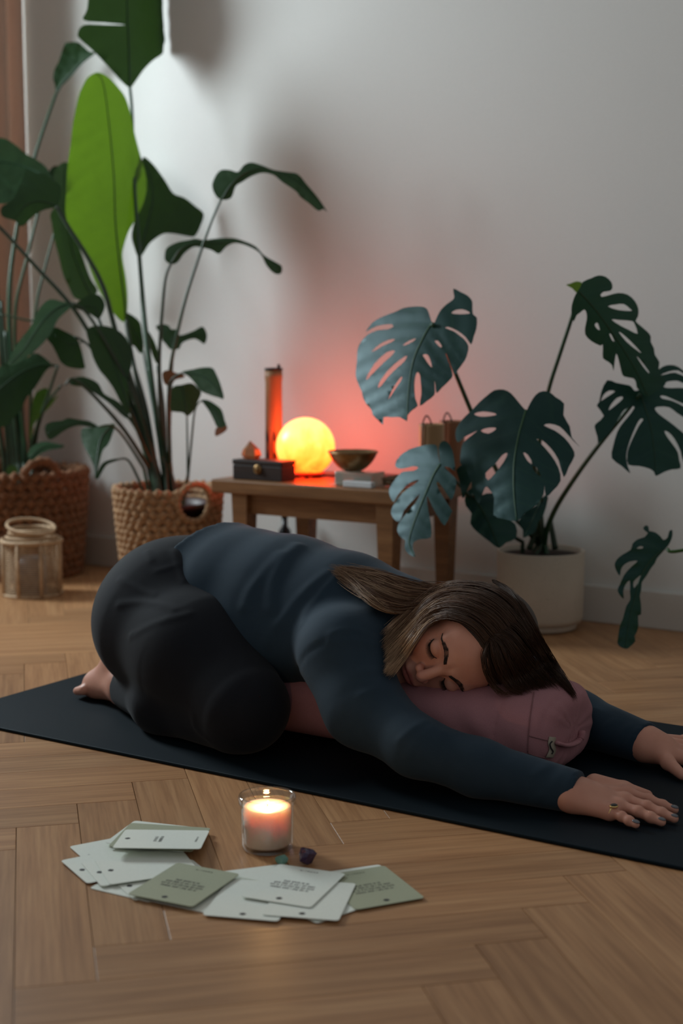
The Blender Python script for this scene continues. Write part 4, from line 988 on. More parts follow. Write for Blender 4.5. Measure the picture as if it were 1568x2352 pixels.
petiole(P2, [(167, 696), (200, 720), (250, 800), (310, 920), (352, 1050)], 3.76, dB2, .0034, .0066, M_petd, end=foot2(-.01, -.035))
leaf(P2, [(165, 704), (191, 685), (210, 676), (230, 679), (241, 698), (237, 717), (226, 733), (210, 723), (191, 714), (172, 708)], [(226, 730), (215, 705), (170, 705)], (3.80, .2, -.2), M_str, (), .02, .001, 16, .5, 0, 8, 3, M_ribd, .002, veinlam=7)
petiole(P2, [(226, 731), (255, 800), (300, 920), (350, 1060)], 3.80, dB2, .0034, .0064, M_petd, end=foot2(-.03, .005))
leaf(P2, [(107, 775), (124, 752), (145, 759), (172, 773), (180, 784), (187, 805), (193, 832), (193, 847), (159, 844), (140, 832), (130, 813), (119, 792)], [(190, 785), (160, 790), (125, 770)], (3.84, .2, -.3), M_str, (), .02, .001, 16, .5, 0, 8, 3, M_ribd, .002, veinlam=7)
petiole(P2, [(172, 773), (205, 795), (250, 860), (310, 960), (358, 1060)], 3.84, dB2, .0030, .0060, M_petd, end=foot2(.0, -.04))
leaf(P2, [(200, 755), (240, 748), (280, 765), (300, 800), (302, 840), (292, 880), (300, 950), (280, 930), (262, 895), (245, 870), (228, 850), (213, 820), (205, 790)], [(300, 945), (270, 860), (240, 790), (215, 758)], (3.78, .4, -.2), M_str, (), .02, .001, 20, .5, 0, 10, 3, M_ribd, .0024, veinlam=8)
petiole(P2, [(300, 945), (320, 1000), (350, 1070)], 3.78, dB2, .0040, .0066, M_petd, end=foot2(-.02, -.02))
leaf(P2, [(158, 880), (172, 867), (195, 866), (225, 880), (240, 905), (275, 925), (300, 960), (285, 958), (255, 930), (225, 908), (195, 890), (170, 886)], [(300, 960), (240, 915), (195, 878), (160, 880)], (3.76, .1, -.2), M_str, (), .02, .001, 16, .5, 0, 8, 3, M_ribd, .002, veinlam=7)
petiole(P2, [(150, 884), (166, 870), (191, 886), (230, 924), (287, 990), (345, 1080)], 3.72, dB2, .0032, .0060, M_petd, end=foot2(.0, -.03))
petiole(P2, [(172, 868), (235, 905), (300, 965), (352, 1060)], 3.80, dB2, .0030, .0056, M_petd, end=foot2(.02, -.03))
leaf(P2, [(103, 985), (107, 974), (122, 968), (142, 966), (157, 960), (182, 964), (207, 968), (226, 981), (207, 981), (184, 977), (165, 981), (145, 991), (130, 1002), (115, 1010), (107, 1002)], [(226, 980), (184, 970), (145, 978), (108, 995)], (3.74, .1, -.3), M_str, (), .02, .0008, 14, .5, 0, 7, 3, M_ribd, .0018, veinlam=7)
leaf(P2, [(186, 993), (193, 983), (226, 981), (245, 976), (264, 974), (258, 997), (249, 1020), (237, 1033), (230, 1054), (222, 1090), (218, 1098), (216, 1073), (207, 1052), (197, 1033), (189, 1016)], [(255, 978), (232, 1005), (222, 1050), (219, 1095)], (3.70, -.1, -.9), M_str, (), .03, .001, 14, .5, 0, 7, 3, M_ribd, .0018, veinlam=7)
petiole(P2, [(226, 981), (256, 978), (285, 1005), (330, 1075)], 3.70, dB2, .0026, .0050, None, end=foot2(-.03, -.03))
leaf(P2, [(218, 1098), (222, 1088), (232, 1068), (245, 1058), (268, 1053), (275, 1056), (258, 1062), (245, 1068), (235, 1082), (225, 1100)], [(272, 1055), (245, 1062), (221, 1097)], (3.72, .1, -.3), M_str, (), .02, 0, 14, .5, 0, 6, 3)
petiole(P2, [(270, 1055), (294, 1057), (318, 1100)], 3.72, dB2, .0022, .0045, None, end=foot2(-.05, -.02))
leaf(P2, [(358, 749), (373, 744), (387, 748), (393, 756), (407, 757), (413, 770), (444, 760), (464, 750), (473, 762), (475, 776), (469, 790), (456, 782), (444, 778), (424, 784), (416, 791), (411, 801), (395, 803), (387, 799), (381, 791), (373, 782), (371, 770), (362, 758)], [(398, 802), (395, 775), (420, 772), (470, 768)], (3.92, -.2, -.2), M_str, (), .02, .001, 14, .5, 0, 7, 3, M_ribd, .002, veinlam=7)
petiole(P2, [(398, 802), (394, 860), (390, 960), (388, 1070)], 3.9, dB2, .0030, .0056, M_petd, end=foot2(.03, .02))
leaf(P2, [(373, 856), (387, 850), (403, 856), (424, 862), (420, 868), (403, 872), (395, 882), (383, 885), (375, 876)], [(384, 884), (392, 866), (420, 865)], (3.74, -.1, 0), M_brownleaf, (), .02, 0, 14, .5, 0, 6, 3, label='withered brown leaf')
leaf(P2, [(418, 854), (444, 848), (464, 844), (487, 845), (497, 860), (507, 885), (514, 915), (501, 913), (481, 907), (460, 897), (444, 876), (432, 864)], [(420, 857), (460, 862), (490, 885), (511, 913)], (3.70, -.4, -.4), M_str, (), .02, .001, 14, .5, 0, 7, 3, M_ribd, .002, veinlam=7)
petiole(P2, [(420, 857), (400, 866), (388, 890), (386, 960), (390, 1070)], 3.72, dB2, .0026, .0052, M_petd, end=foot2(.035, -.01))
leaf(P2, [(397, 889), (416, 884), (440, 880), (456, 893), (462, 903), (454, 923), (444, 944), (430, 956), (420, 948), (403, 946), (391, 942), (391, 915)], [(429, 955), (424, 920), (418, 886)], (3.73, .5, -.3), M_str, (), .02, .001, 14, .5, 0, 7, 3, M_ribd, .002, veinlam=7)
petiole(P2, [(429, 955), (430, 1007), (431, 1089)], 3.73, dB2, .0020, .0034, None, end=foot2(.05, -.015))
leaf(P2, [(462, 919), (477, 919), (495, 929), (509, 942), (516, 966), (519, 978), (500, 982), (491, 966), (481, 946), (469, 929)], [(463, 920), (490, 942), (510, 978)], (3.70, -.3, -.5), M_str, (), .02, 0, 14, .5, 0, 7, 3, M_ribd, .0018, veinlam=7)
leaf(P2, [(500, 981), (519, 977), (521, 986), (511, 995), (495, 1002), (494, 988)], [(510, 979), (500, 999)], (3.695, -.3, -.5), M_brownleaf, (), .01, 0, 14, .5, 0, 5, 3, label='orange-brown withered leaf tip')
petiole(P2, [(463, 920), (448, 940), (440, 1010), (432, 1095)], 3.71, dB2, .0020, .0036, None, end=foot2(.055, -.01))
leaf(P2, [(285, 720), (300, 722), (320, 738), (326, 760), (330, 800), (322, 812), (308, 795), (295, 790), (288, 760)], [(328, 805), (312, 770), (290, 728)], (3.98, .3, 0), M_str, (), .02, .001, 14, .5, 0, 8, 3, M_ribd, .002, veinlam=7)
petiole(P2, [(328, 805), (345, 900), (372, 1050)], 3.97, dB2, .0034, .0060, M_petd, end=foot2(.01, .03))
leaf(P2, [(338, 760), (350, 775), (362, 805), (368, 840), (356, 830), (345, 800)], [(364, 838), (340, 765)], (3.96, .3, 0), M_str, (), .02, 0, 14, .5, 0, 8, 3)
for x0, x1, dy in ((292, 345, 0), (308, 356, .01), (268, 338, -.02), (340, 372, .02), (362, 380, -.03)): petiole(P2, [(x0, 840), ((x0+x1)/2+4, 940), (x1, 1060)], dB2+.06+dy, dB2, .0046, .0068, M_petd, 'sheath', end=foot2((x1-358)*.0011, dy))
# ---- second bird-of-paradise in the large brown basket (cut by the picture edge)
P1 = thing('strelitzia_plant', 'bird-of-paradise plant with arching stalks in the large brown basket', 'plant', (B1[0], B1[1], .26))
foot1 = lambda dx, dy: (B1[0]+dx, B1[1]+dy, .258)
leaf(P1, [(148, 102), (158, 97), (178, 97), (190, 105), (205, 118), (219, 122), (190, 145), (160, 180), (140, 200), (130, 215), (126, 195), (122, 180), (125, 160), (135, 140)], [(130, 213), (148, 185), (185, 145), (217, 121)], (4.16, -.5, .3), M_str, (), -.05, .002, 16, .5, 0, 9, 3, M_ribd, .004, veinlam=8)
petiole(P1, [(130, 212), (112, 262), (82, 352), (58, 450), (39, 523), (22, 660), (24, 800), (40, 960), (55, 1060)], 4.17, dB1, .0042, .0085, None, end=foot1(-.03, .0))
leaf(P1, [(-120, 330), (-60, 308), (0, 316), (21, 323), (42, 338), (61, 354), (84, 367), (105, 383), (118, 404), (121, 418), (90, 412), (60, 425), (35, 455), (10, 468), (-40, 462), (-100, 430)], [(116, 412), (70, 388), (10, 372), (-100, 370)], (4.02, .2, -1.2), M_str, (), .02, .0025, 20, .5, 0, 12, 3, M_ribd, .003, veinlam=9)
petiole(P1, [(116, 412), (98, 460), (87, 491), (60, 600), (37, 700), (36, 820), (50, 960), (62, 1060)], 4.06, dB1, .0032, .0062, None, end=foot1(.0, .02))
petiole(P1, [(140, 480), (121, 547), (102, 620), (84, 700), (72, 840), (70, 1060)], 4.12, dB1, .0028, .0055, None, end=foot1(.03, .02))
leaf(P1, [(140, 482), (125, 470), (110, 430), (112, 395), (128, 380), (150, 395), (158, 440), (152, 475)], [(140, 480), (132, 430), (128, 384)], (4.20, .2, 0), M_str, (), .02, .002, 18, .5, 0, 10, 3, M_ribd, .0025, veinlam=8)
leaf(P1, [(-60, 855), (-30, 850), (0, 842), (19, 832), (67, 819), (82, 811), (99, 819), (119, 836), (134, 840), (115, 844), (103, 855), (90, 876), (77, 895), (60, 915), (50, 940), (35, 955), (20, 975), (0, 982), (-30, 985), (-70, 960)], [(133, 840), (90, 838), (40, 860), (-10, 900), (-60, 940)], (3.98, .3, -.4), M_str, (), .02, .002, 20, .5, 0, 12, 3, M_ribd, .0028, veinlam=9)
petiole(P1, [(133, 840), (113, 899), (92, 958), (74, 1020), (66, 1070)], 3.99, dB1, .0038, .0065, M_petd, end=foot1(.03, -.03))
leaf(P1, [(105, 891), (86, 899), (77, 914), (73, 937), (69, 966), (67, 1004), (71, 1008), (77, 976), (92, 957), (115, 934), (134, 907), (119, 916), (113, 899)], [(132, 908), (95, 930), (74, 970), (69, 1004)], (4.10, .2, 0), M_str_young, (), .02, 0, 16, .5, 0, 7, 3)
petiole(P1, [(142, 884), (107, 928), (88, 980), (76, 1050)], 4.0, dB1, .0034, .0058, M_petd, end=foot1(.05, -.02))
leaf(P1, [(63, 1043), (77, 1023), (103, 1014), (134, 1020), (147, 1023), (142, 1029), (115, 1033), (96, 1041), (86, 1048), (73, 1058)], [(68, 1052), (100, 1026), (145, 1025)], (4.0, .1, -.8), M_str, (), .02, 0, 14, .5, 0, 7, 3, M_ribd, .002, veinlam=7)
leaf(P1, [(14, 1085), (16, 1074), (24, 1068), (34, 1070), (42, 1080), (36, 1088), (24, 1090)], [(26, 1090), (27, 1070)], (4.06, .1, 0), M_str_young, (), .02, 0, 14, .5, 0, 6, 3)
for x0, y0, x1, dx in ((-10, 620, 20, -.04), (2, 690, 30, -.02), (12, 760, 38, .0), (-30, 800, 10, -.05), (48, 900, 56, .03), (28, 900, 44, .01)): petiole(P1, [(x0, y0), ((x0+x1)/2, (y0+1060)/2), (x1, 1062)], dB1-.02, dB1, .0050, .0085, M_petd, 'stalk', end=foot1(dx, -.02))
petiole(P1, [(0, 722), (30, 728), (60, 735), (80, 737)], 4.08, 4.06, .003, .003, M_petd)
# ---- monstera in the speckled planter
MP = thing('monstera_plant', 'monstera plant with large split leaves in the speckled planter', 'plant', (POT[0], POT[1], .186))
ZA = lambda p: [(800+x*.2041, 640+y*.2041) for x, y in p]; ZB = lambda p: [(880+x*.2934, 880+y*.2934) for x, y in p]
ZC = lambda p: [(1240+x*.2092, 620+y*.2092) for x, y in p]; ZD = lambda p: [(1330+x*.1518, 820+y*.1518) for x, y in p]; ZE = lambda p: [(1390+x*.1318, 1190+y*.1318) for x, y in p]
dP = float(proj((POT[0], POT[1], .19))[2]); footm = lambda dx, dy: (POT[0]+dx, POT[1]+dy, .180)
ob = ZA([(945, 495), (928, 465), (890, 350), (830, 315), (720, 315), (620, 330), (520, 375), (400, 420), (300, 470), (230, 540), (195, 602), (280, 550), (380, 520), (480, 515), (505, 540), (440, 570), (330, 580), (215, 630), (140, 710), (100, 800), (95, 930), (80, 1050), (95, 1150), (150, 1270), (160, 1330), (200, 1410), (260, 1480), (270, 1530), (330, 1590), (390, 1645), (395, 1560), (480, 1560), (580, 1560), (658, 1605), (665, 1540), (720, 1480), (780, 1430), (752, 1350), (742, 1200), (755, 1090), (780, 1052), (805, 1090), (815, 1200), (820, 1300), (802, 1432), (880, 1380), (965, 1312), (972, 1240), (968, 1150), (978, 1200), (990, 1290), (1050, 1230), (1160, 1120), (1168, 1060), (1130, 940), (1090, 840), (1130, 900), (1190, 1080), (1230, 1030), (1310, 920), (1340, 840), (1350, 760), (1310, 690), (1250, 640), (1180, 590), (1090, 555), (1130, 545), (1230, 590), (1320, 660), (1380, 742), (1410, 650), (1440, 560), (1445, 440), (1400, 400), (1395, 310), (1390, 250), (1340, 190), (1260, 150), (1178, 110), (1190, 200), (1170, 240), (1100, 290), (1040, 350), (1000, 420), (970, 490)])
hs = [ZA(h) for h in ([(260, 820), (350, 740), (450, 690), (525, 680), (480, 715), (380, 760), (300, 810)], [(610, 750), (680, 700), (760, 670), (720, 710), (650, 745)], [(200, 1140), (230, 1060), (300, 950), (380, 870), (450, 820), (525, 810), (480, 870), (400, 940), (320, 1020), (250, 1090)], [(330, 1230), (360, 1150), (430, 1050), (520, 960), (610, 890), (660, 870), (620, 940), (540, 1010), (450, 1100), (380, 1190)], [(450, 1360), (490, 1260), (550, 1160), (600, 1100), (590, 1150), (520, 1250)], [(835, 860), (880, 850), (915, 900), (940, 1000), (900, 960), (860, 900)], [(970, 705), (1010, 700), (1050, 760), (1030, 770)], [(1160, 390), (1200, 355), (1280, 345), (1350, 370), (1360, 393), (1260, 400)])]
leaf(MP, ob, ZA([(945, 490), (885, 580), (830, 680), (740, 880), (700, 1050), (672, 1300), (655, 1590)]), (3.10, -.74, -.38), M_mon, hs, .016, .0009, 34, .55, 0, 9, 2, M_rib, .0019, veinlam=34)
petiole(MP, [(992, 743), (1018, 790), (1045, 856), (1084, 950), (1130, 1060), (1190, 1170), (1238, 1245)], 3.10, dP, .0042, .0062, None, end=footm(-.02, .0))
ob = ZB([(445, 632), (428, 560), (420, 490), (370, 480), (300, 490), (200, 520), (130, 570), (95, 620), (100, 660), (150, 670), (230, 652), (275, 660), (240, 685), (190, 690), (140, 700), (80, 770), (45, 830), (50, 880), (80, 932), (110, 880), (180, 800), (240, 765), (278, 760), (230, 800), (150, 860), (75, 960), (60, 1020), (90, 1070), (130, 1082), (160, 1000), (220, 930), (285, 868), (250, 940), (180, 1020), (120, 1100), (110, 1160), (140, 1210), (172, 1232), (165, 1280), (180, 1320), (210, 1345), (252, 1360), (230, 1290), (242, 1240), (300, 1220), (370, 1210), (376, 1120), (352, 1000), (340, 900), (350, 892), (380, 960), (430, 1050), (480, 1115), (530, 1020), (540, 1000), (500, 940), (450, 860), (418, 790), (432, 775), (480, 840), (530, 915), (560, 850), (572, 770), (540, 720), (490, 680), (478, 655), (520, 660), (562, 690), (555, 600), (540, 520), (500, 460), (460, 455), (432, 505)])
leaf(MP, ob, ZB([(445, 632), (390, 720), (340, 840), (290, 960), (230, 1120), (200, 1250), (245, 1355)]), (3.06, -.72, -.44), M_mon, (), .018, .0009, 30, .45, 0, 9, 2, M_rib, .0018, veinlam=30)
petiole(MP, [(1011, 1066), (1060, 1120), (1130, 1200), (1200, 1245)], 3.08, dP, .0036, .0055, M_petd, end=footm(-.04, -.02))
ob = ZB([(1115, 212), (1060, 150), (1000, 80), (940, 50), (870, 55), (820, 90), (750, 150), (690, 215), (640, 260), (590, 320), (565, 380), (570, 440), (590, 462), (640, 420), (700, 390), (735, 372), (690, 410), (630, 460), (608, 520), (600, 620), (612, 640), (570, 680), (595, 760), (620, 905), (650, 850), (690, 770), (690, 820), (720, 900), (750, 942), (775, 870), (800, 812), (830, 830), (868, 900), (862, 1030), (940, 1062), (1048, 1080), (1100, 1020), (1200, 950), (1255, 870), (1262, 800), (1272, 890), (1330, 840), (1388, 765), (1370, 660), (1310, 560), (1240, 480), (1200, 440), (1240, 445), (1310, 510), (1370, 600), (1412, 738), (1450, 660), (1497, 570), (1480, 510), (1420, 430), (1340, 370), (1258, 332), (1300, 318), (1380, 340), (1440, 400), (1490, 455), (1542, 502), (1475, 425), (1460, 340), (1410, 250), (1415, 160), (1350, 110), (1290, 65), (1220, 70), (1170, 120), (1132, 190)])
hs = [ZB(h) for h in ([(710, 240), (780, 222), (870, 235), (880, 250), (800, 262), (740, 258)], [(762, 372), (820, 350), (880, 350), (870, 370), (820, 395)], [(1165, 650), (1200, 660), (1235, 730), (1190, 700)], [(1095, 545), (1130, 560), (1175, 640), (1130, 610)], [(800, 705), (870, 640), (930, 565), (972, 548), (940, 620), (870, 710), (820, 760)])]
leaf(MP, ob, ZB([(1115, 212), (1085, 310), (1060, 400), (1030, 560), (1018, 700), (1022, 880), (1042, 1072)]), (3.00, -.52, -.40), M_mon, hs, .020, .0010, 40, .5, 0, 10, 2, M_rib, .0020, veinlam=40)
petiole(MP, [(1207, 944), (1222, 1040), (1235, 1150), (1245, 1245)], 3.03, dP, .0042, .0060, M_petd, end=footm(.0, -.03))
leaf(MP, ZB([(640, 880), (690, 820), (720, 900), (760, 880), (860, 860), (900, 960), (960, 1050), (1035, 1105), (1042, 1210), (960, 1250), (905, 1292), (830, 1240), (740, 1170), (680, 1100), (690, 1020), (645, 960)]), ZB([(700, 880), (800, 1040), (905, 1285)]), (3.20, .15, -.4), M_mon, (), .018, .003, 40, .5, 0, 10, 2, M_ribd, .0018, veinlam=40)
petiole(MP, [(1085, 1138), (1130, 1150), (1190, 1200), (1235, 1250)], 3.2, dP, .0034, .0050, M_petd, end=footm(-.03, .02))
leaf(MP, ZB([(1060, 1080), (1120, 1000), (1200, 955), (1260, 880), (1290, 900), (1250, 1045), (1215, 1080), (1190, 1160), (1140, 1190), (1095, 1212), (1092, 1150)]), ZB([(1240, 900), (1180, 1040), (1100, 1205)]), (3.22, .1, -.3), M_mon, (), .02, .002, 40, .5, 0, 9, 2, M_ribd, .0018, veinlam=40)
petiole(MP, [(1244, 1144), (1238, 1190), (1240, 1250)], 3.22, dP, .0034, .0050, M_petd, end=footm(.01, .02))
ob = ZC([(470, 130), (560, 90), (640, 60), (720, 75), (780, 130), (795, 190), (770, 230), (700, 240), (665, 270), (680, 295), (760, 275), (860, 252), (960, 270), (1040, 340), (1080, 430), (1075, 510), (1050, 562), (1100, 610), (1180, 680), (1215, 730), (1215, 790), (1250, 860), (1260, 930), (1310, 1010), (1302, 1080), (1330, 1160), (1380, 1240), (1340, 1290), (1260, 1340), (1180, 1392), (1100, 1330), (1060, 1290), (1050, 1230), (1020, 1190), (920, 1170), (890, 1110), (860, 980), (835, 920), (820, 1000), (805, 1110), (790, 1050), (750, 1010), (690, 970), (688, 880), (685, 815), (660, 832), (560, 780), (495, 710), (495, 620), (510, 550), (510, 480), (485, 435), (440, 470), (400, 500), (370, 567), (345, 500), (345, 400), (370, 310), (400, 250), (440, 190)])
hs = [ZC(h) for h in ([(745, 400), (830, 380), (920, 375), (990, 430), (1000, 450), (860, 440)], [(785, 545), (870, 550), (1000, 560), (1035, 590), (1070, 700), (980, 660), (880, 610)], [(600, 600), (630, 580), (655, 660), (620, 640)], [(760, 705), (780, 710), (815, 785), (790, 770)], [(865, 685), (900, 700), (1000, 790), (1110, 910), (1060, 880), (950, 790)], [(1060, 950), (1100, 990), (1190, 1110), (1190, 1130), (1130, 1060)])]
leaf(MP, ob, ZC([(430, 240), (560, 380), (700, 560), (900, 850), (1060, 1120), (1180, 1385)]), (3.06, .5, .25), M_mon, hs, .02, .0012, 36, .5, 0, 9, 2, M_ribd, .0018, veinlam=36)
leaf(MP, ZC([(285, 165), (330, 150), (400, 125), (460, 140), (478, 180), (440, 225), (400, 250), (350, 200)]), ZC([(400, 245), (290, 166)]), (3.15, 0, 0), M_str_young, (), .02, 0, 30, .5, 0, 6, 2)
petiole(MP, [(1328, 672), (1313, 729), (1286, 812), (1259, 898), (1240, 1000), (1238, 1120), (1248, 1245)], 3.14, dP, .0042, .0060, None, end=footm(.01, .0))
ob = ZD([(420, 350), (560, 390), (760, 430), (810, 480), (850, 512), (940, 480), (1060, 400), (1160, 260), (1210, 180), (1300, 130), (1400, 120), (1500, 150), (1620, 250), (1640, 300), (1500, 205), (1350, 222), (1230, 272), (1300, 262), (1450, 235), (1640, 330), (1700, 460), (1560, 390), (1480, 360), (1380, 365), (1310, 385), (1280, 455), (1400, 470), (1600, 470), (1720, 560), (1740, 760), (1600, 720), (1440, 650), (1300, 590), (1225, 590), (1260, 630), (1400, 660), (1600, 760), (1740, 900), (1700, 1060), (1600, 930), (1480, 850), (1360, 762), (1220, 752), (1142, 775), (1200, 860), (1350, 970), (1500, 1090), (1640, 1230), (1680, 1480), (1580, 1600), (1530, 1420), (1440, 1240), (1350, 1140), (1288, 1122), (1330, 1210), (1420, 1330), (1490, 1440), (1512, 1560), (1532, 1682), (1400, 1702), (1280, 1742), (1160, 1802), (1130, 1740), (1060, 1690), (900, 1650), (742, 1632), (722, 1500), (742, 1380), (820, 1200), (900, 1040), (965, 950), (930, 935), (880, 1000), (800, 1180), (740, 1350), (712, 1500), (735, 1660), (772, 1762), (640, 1650), (490, 1530), (510, 1350), (570, 1140), (640, 1020), (740, 900), (830, 775), (805, 745), (680, 800), (600, 920), (440, 1170), (290, 1300), (280, 1280), (270, 1200), (230, 1060), (260, 1000), (370, 890), (265, 740), (300, 680), (330, 530)])
hs = [ZD(h) for h in ([(330, 660), (370, 570), (450, 510), (540, 520), (440, 590), (350, 650)], [(445, 800), (480, 720), (570, 620), (650, 600), (650, 640), (560, 720), (470, 790)])]
leaf(MP, ob, ZD([(930, 560), (1000, 780), (1080, 1050), (1130, 1400), (1160, 1795)]), (3.17, .1, -.2), M_mon, hs, .015, .0012, 40, .5, 0, 9, 2, M_ribd, .0018, veinlam=40)
petiole(MP, [(1470, 905), (1430, 955), (1380, 1016), (1330, 1083), (1280, 1160), (1256, 1215), (1250, 1250)], 3.17, dP, .0042, .0075, None, end=footm(.02, -.01))
for k, (x0, y0, x1) in enumerate(((1240, 1195, 1215), (1262, 1190, 1275), (1225, 1215, 1238))): petiole(MP, [(x0, y0), (x1, 1262)], dP-.03+k*.03, dP-.02+k*.02, .006, .008, M_petd, 'stem')
# ---- the plant outside the frame whose leaf hangs in from the right
PO2 = (-.60, 2.98)
planter(PO2, 'speckled planter of the second monstera outside the picture edge')
MP2 = thing('monstera_plant', 'second monstera whose drooping leaf hangs by the skirting board', 'plant', (PO2[0], PO2[1], .186))
ob = ZE([(740, 260), (700, 230), (660, 190), (670, 150), (710, 125), (750, 150), (760, 220), (800, 230), (880, 255), (960, 320), (1010, 380), (1080, 340), (1110, 230), (1160, 205), (1170, 280), (1150, 370), (1100, 470), (1040, 540), (980, 610), (900, 700), (860, 790), (790, 880), (720, 1000), (640, 1110), (630, 1160), (620, 1270), (600, 1360), (620, 1500), (620, 1680), (570, 1700), (575, 1880), (540, 2000), (510, 2060), (520, 2150), (430, 2240), (370, 2280), (270, 2250), (210, 2190), (215, 2100), (250, 1880), (300, 1760), (360, 1540), (430, 1420), (425, 1280), (425, 1090), (350, 1160), (310, 1280), (320, 1410), (240, 1330), (210, 1250), (250, 1160), (310, 1020), (380, 920), (460, 840), (560, 745), (420, 760), (320, 820), (270, 900), (250, 1010), (190, 920), (160, 820), (190, 730), (290, 640), (440, 550), (470, 450), (560, 370), (680, 330), (730, 270)])
leaf(MP2, ob, ZE([(1040, 535), (820, 700), (620, 1000), (520, 1350), (430, 1700), (340, 2270)]), (3.02, .3, -.15), M_mon, [ZE(h) for h in ([(545, 530), (600, 490), (655, 500), (640, 530)], [(490, 1110), (560, 1040), (635, 980), (600, 1070), (520, 1195), (492, 1210)])], .02, .003, 34, .5, 0, 7, 2, M_ribd, .0016, veinlam=34)
tp = pd(1532, 1261, 3.02); te = np.array((PO2[0], PO2[1], .182))
mobj('petiole', *tube(catmull([tp, pd(1568, 1264, 3.0), tp*.45+te*.55+np.array((0, 0, .10)), te*.85+tp*.15+np.array((0, 0, .05)), te], 6), .0036, 8), M_str_young, MP2)
for k in range(4):
    a = .6+k*1.3; tip = te+np.array((.16*math.cos(a)+.10, .16*math.sin(a)*.5-.12, .20+.04*k)); mobj('petiole', *tube(catmull([te, (te+tip)/2+np.array((0, 0, .05)), tip], 6), [.004]*13, 8), M_petd, MP2)
    q = proj(tip); leaf(MP2, [(q[0]+(x-60)*.9, q[1]+y*.9) for x, y in ((60, 0), (20, -25), (-20, 5), (-25, 60), (0, 120), (45, 170), (62, 200), (80, 170), (125, 115), (145, 55), (135, 5), (95, -25))], [(q[0], q[1]), (q[0], q[1]+175)], (q[2], .1, -.4), M_mon, (), .02, .003, 34, .5, 0, 14, 2, M_ribd, .0016)
print('all done', time.time()-T0)
# ================================================================ candle, stones, cards in the foreground
CC = pz(614, 1949)[:2]; cd = thing('candle', 'lit cream candle in a clear glass jar on the parquet', 'candle', (CC[0], CC[1], 0)); c = (CC[0], CC[1], 0)
M_gl = bpy.data.materials.new('clear_glass'); M_gl.use_nodes = True; nt = M_gl.node_tree; nt.nodes.clear()
ou = nt.nodes.new('ShaderNodeOutputMaterial'); mx = nt.nodes.new('ShaderNodeMixShader'); lw = nt.nodes.new('ShaderNodeLayerWeight'); fp = nt.nodes.new('ShaderNodeMath'); fp.operation = 'POWER'; fp.inputs[1].default_value = 3.0; fr = nt.nodes.new('ShaderNodeMath'); fr.operation = 'MULTIPLY_ADD'; fr.inputs[1].default_value = .8; fr.inputs[2].default_value = .05; nt.links.new(lw.outputs['Facing'], fp.inputs[0]); nt.links.new(fp.outputs[0], fr.inputs[0])
tr = nt.nodes.new('ShaderNodeBsdfTransparent'); tr.inputs[0].default_value = (.96, .97, .97, 1); gl = nt.nodes.new('ShaderNodeBsdfGlossy'); gl.inputs['Roughness'].default_value = .04
nt.links.new(fr.outputs[0], mx.inputs[0]); nt.links.new(tr.outputs[0], mx.inputs[1]); nt.links.new(gl.outputs[0], mx.inputs[2]); nt.links.new(mx.outputs[0], ou.inputs[0])
gp = [(1e-6, .0004), (.030, .0004), (.0345, .003), (.0358, .010), (.0362, .060), (.0366, .0645), (.0392, .066), (.0396, .074), (.0385, .0765), (.0365, .0765), (.0352, .074), (.0338, .064), (.0334, .012), (.031, .0075), (1e-6, .007)]
mobj('glass_jar', *lathe(gp, c, 64), M_gl, cd)
M_wax = mat('cream_wax', (.92, .73, .60), .5, Subsurface_Weight=1.0, Subsurface_Scale=.018); BS(M_wax).inputs['Subsurface Radius'].default_value = (1.0, .74, .58)
mobj('wax', *lathe([(1e-6, .0076), (.030, .0076), (.0325, .011), (.0328, .0595), (.0318, .0610), (.025, .0598), (.010, .0590), (1e-6, .0588)], c, 64), M_wax, cd)
mobj('wick', *tube([(c[0], c[1], .0585), (c[0]+.0006, c[1], .0615), (c[0]+.001, c[1]+.0005, .0645)], .0009, 6), mat('burnt_wick', (.01, .008, .006), .9), cd)
M_fl = bpy.data.materials.new('flame'); M_fl.use_nodes = True; b = BS(M_fl); b.inputs['Base Color'].default_value = (0, 0, 0, 1)
b.inputs['Emission Color'].default_value = (1, .55, .16, 1); b.inputs['Emission Strength'].default_value = 25
mobj('flame', *lathe([(1e-6, .0), (.0012, .0010), (.0016, .0022), (.0010, .0038), (1e-6, .0052)], (c[0]+.001, c[1]+.0005, .0630), 16), M_fl, cd)
fl_ = bpy.data.lights.new('candle_flame', 'POINT'); fl_.energy = .22; fl_.color = (1, .52, .18); fl_.shadow_soft_size = .004
flo = bpy.data.objects.new('candle_flame', fl_); COL.objects.link(flo); flo.location = (c[0]+.001, c[1]+.0005, .0700)
# stones
def rock(name, px, size, m, lab, cat, seed, squash=(1, 1, 1)):
    p = pz(*px); r_ = random.Random(seed); bm = bmesh.new(); bmesh.ops.create_icosphere(bm, subdivisions=2, radius=1)
    ax = [Vector((r_.gauss(0, 1), r_.gauss(0, 1), r_.gauss(0, 1))).normalized() for _ in range(11)]; ds = [r_.uniform(.45, .74) for _ in ax]
    for v in bm.verts:
        for a, d in zip(ax, ds):
            k = v.co.dot(a)
            if k > d: v.co -= a*(k-d)
        v.co = Vector((v.co.x*squash[0], v.co.y*squash[1], v.co.z*squash[2]))*size*(1+r_.uniform(-.03, .03))
    zm = min(v.co.z for v in bm.verts)
    for v in bm.verts: v.co += Vector((p[0], p[1], -zm+.0004))
    o = bm_obj(name, bm, m, None, (p[0], p[1], 0)); tag(o, lab, cat); return o
rock('amethyst', (705, 1984), .0150, mottled('amethyst_stone', (.030, .014, .050), (.085, .055, .12), 60, .25, .5, .002), 'rough dark purple amethyst stone beside the candle', 'stone', 5, (1, .9, 1))
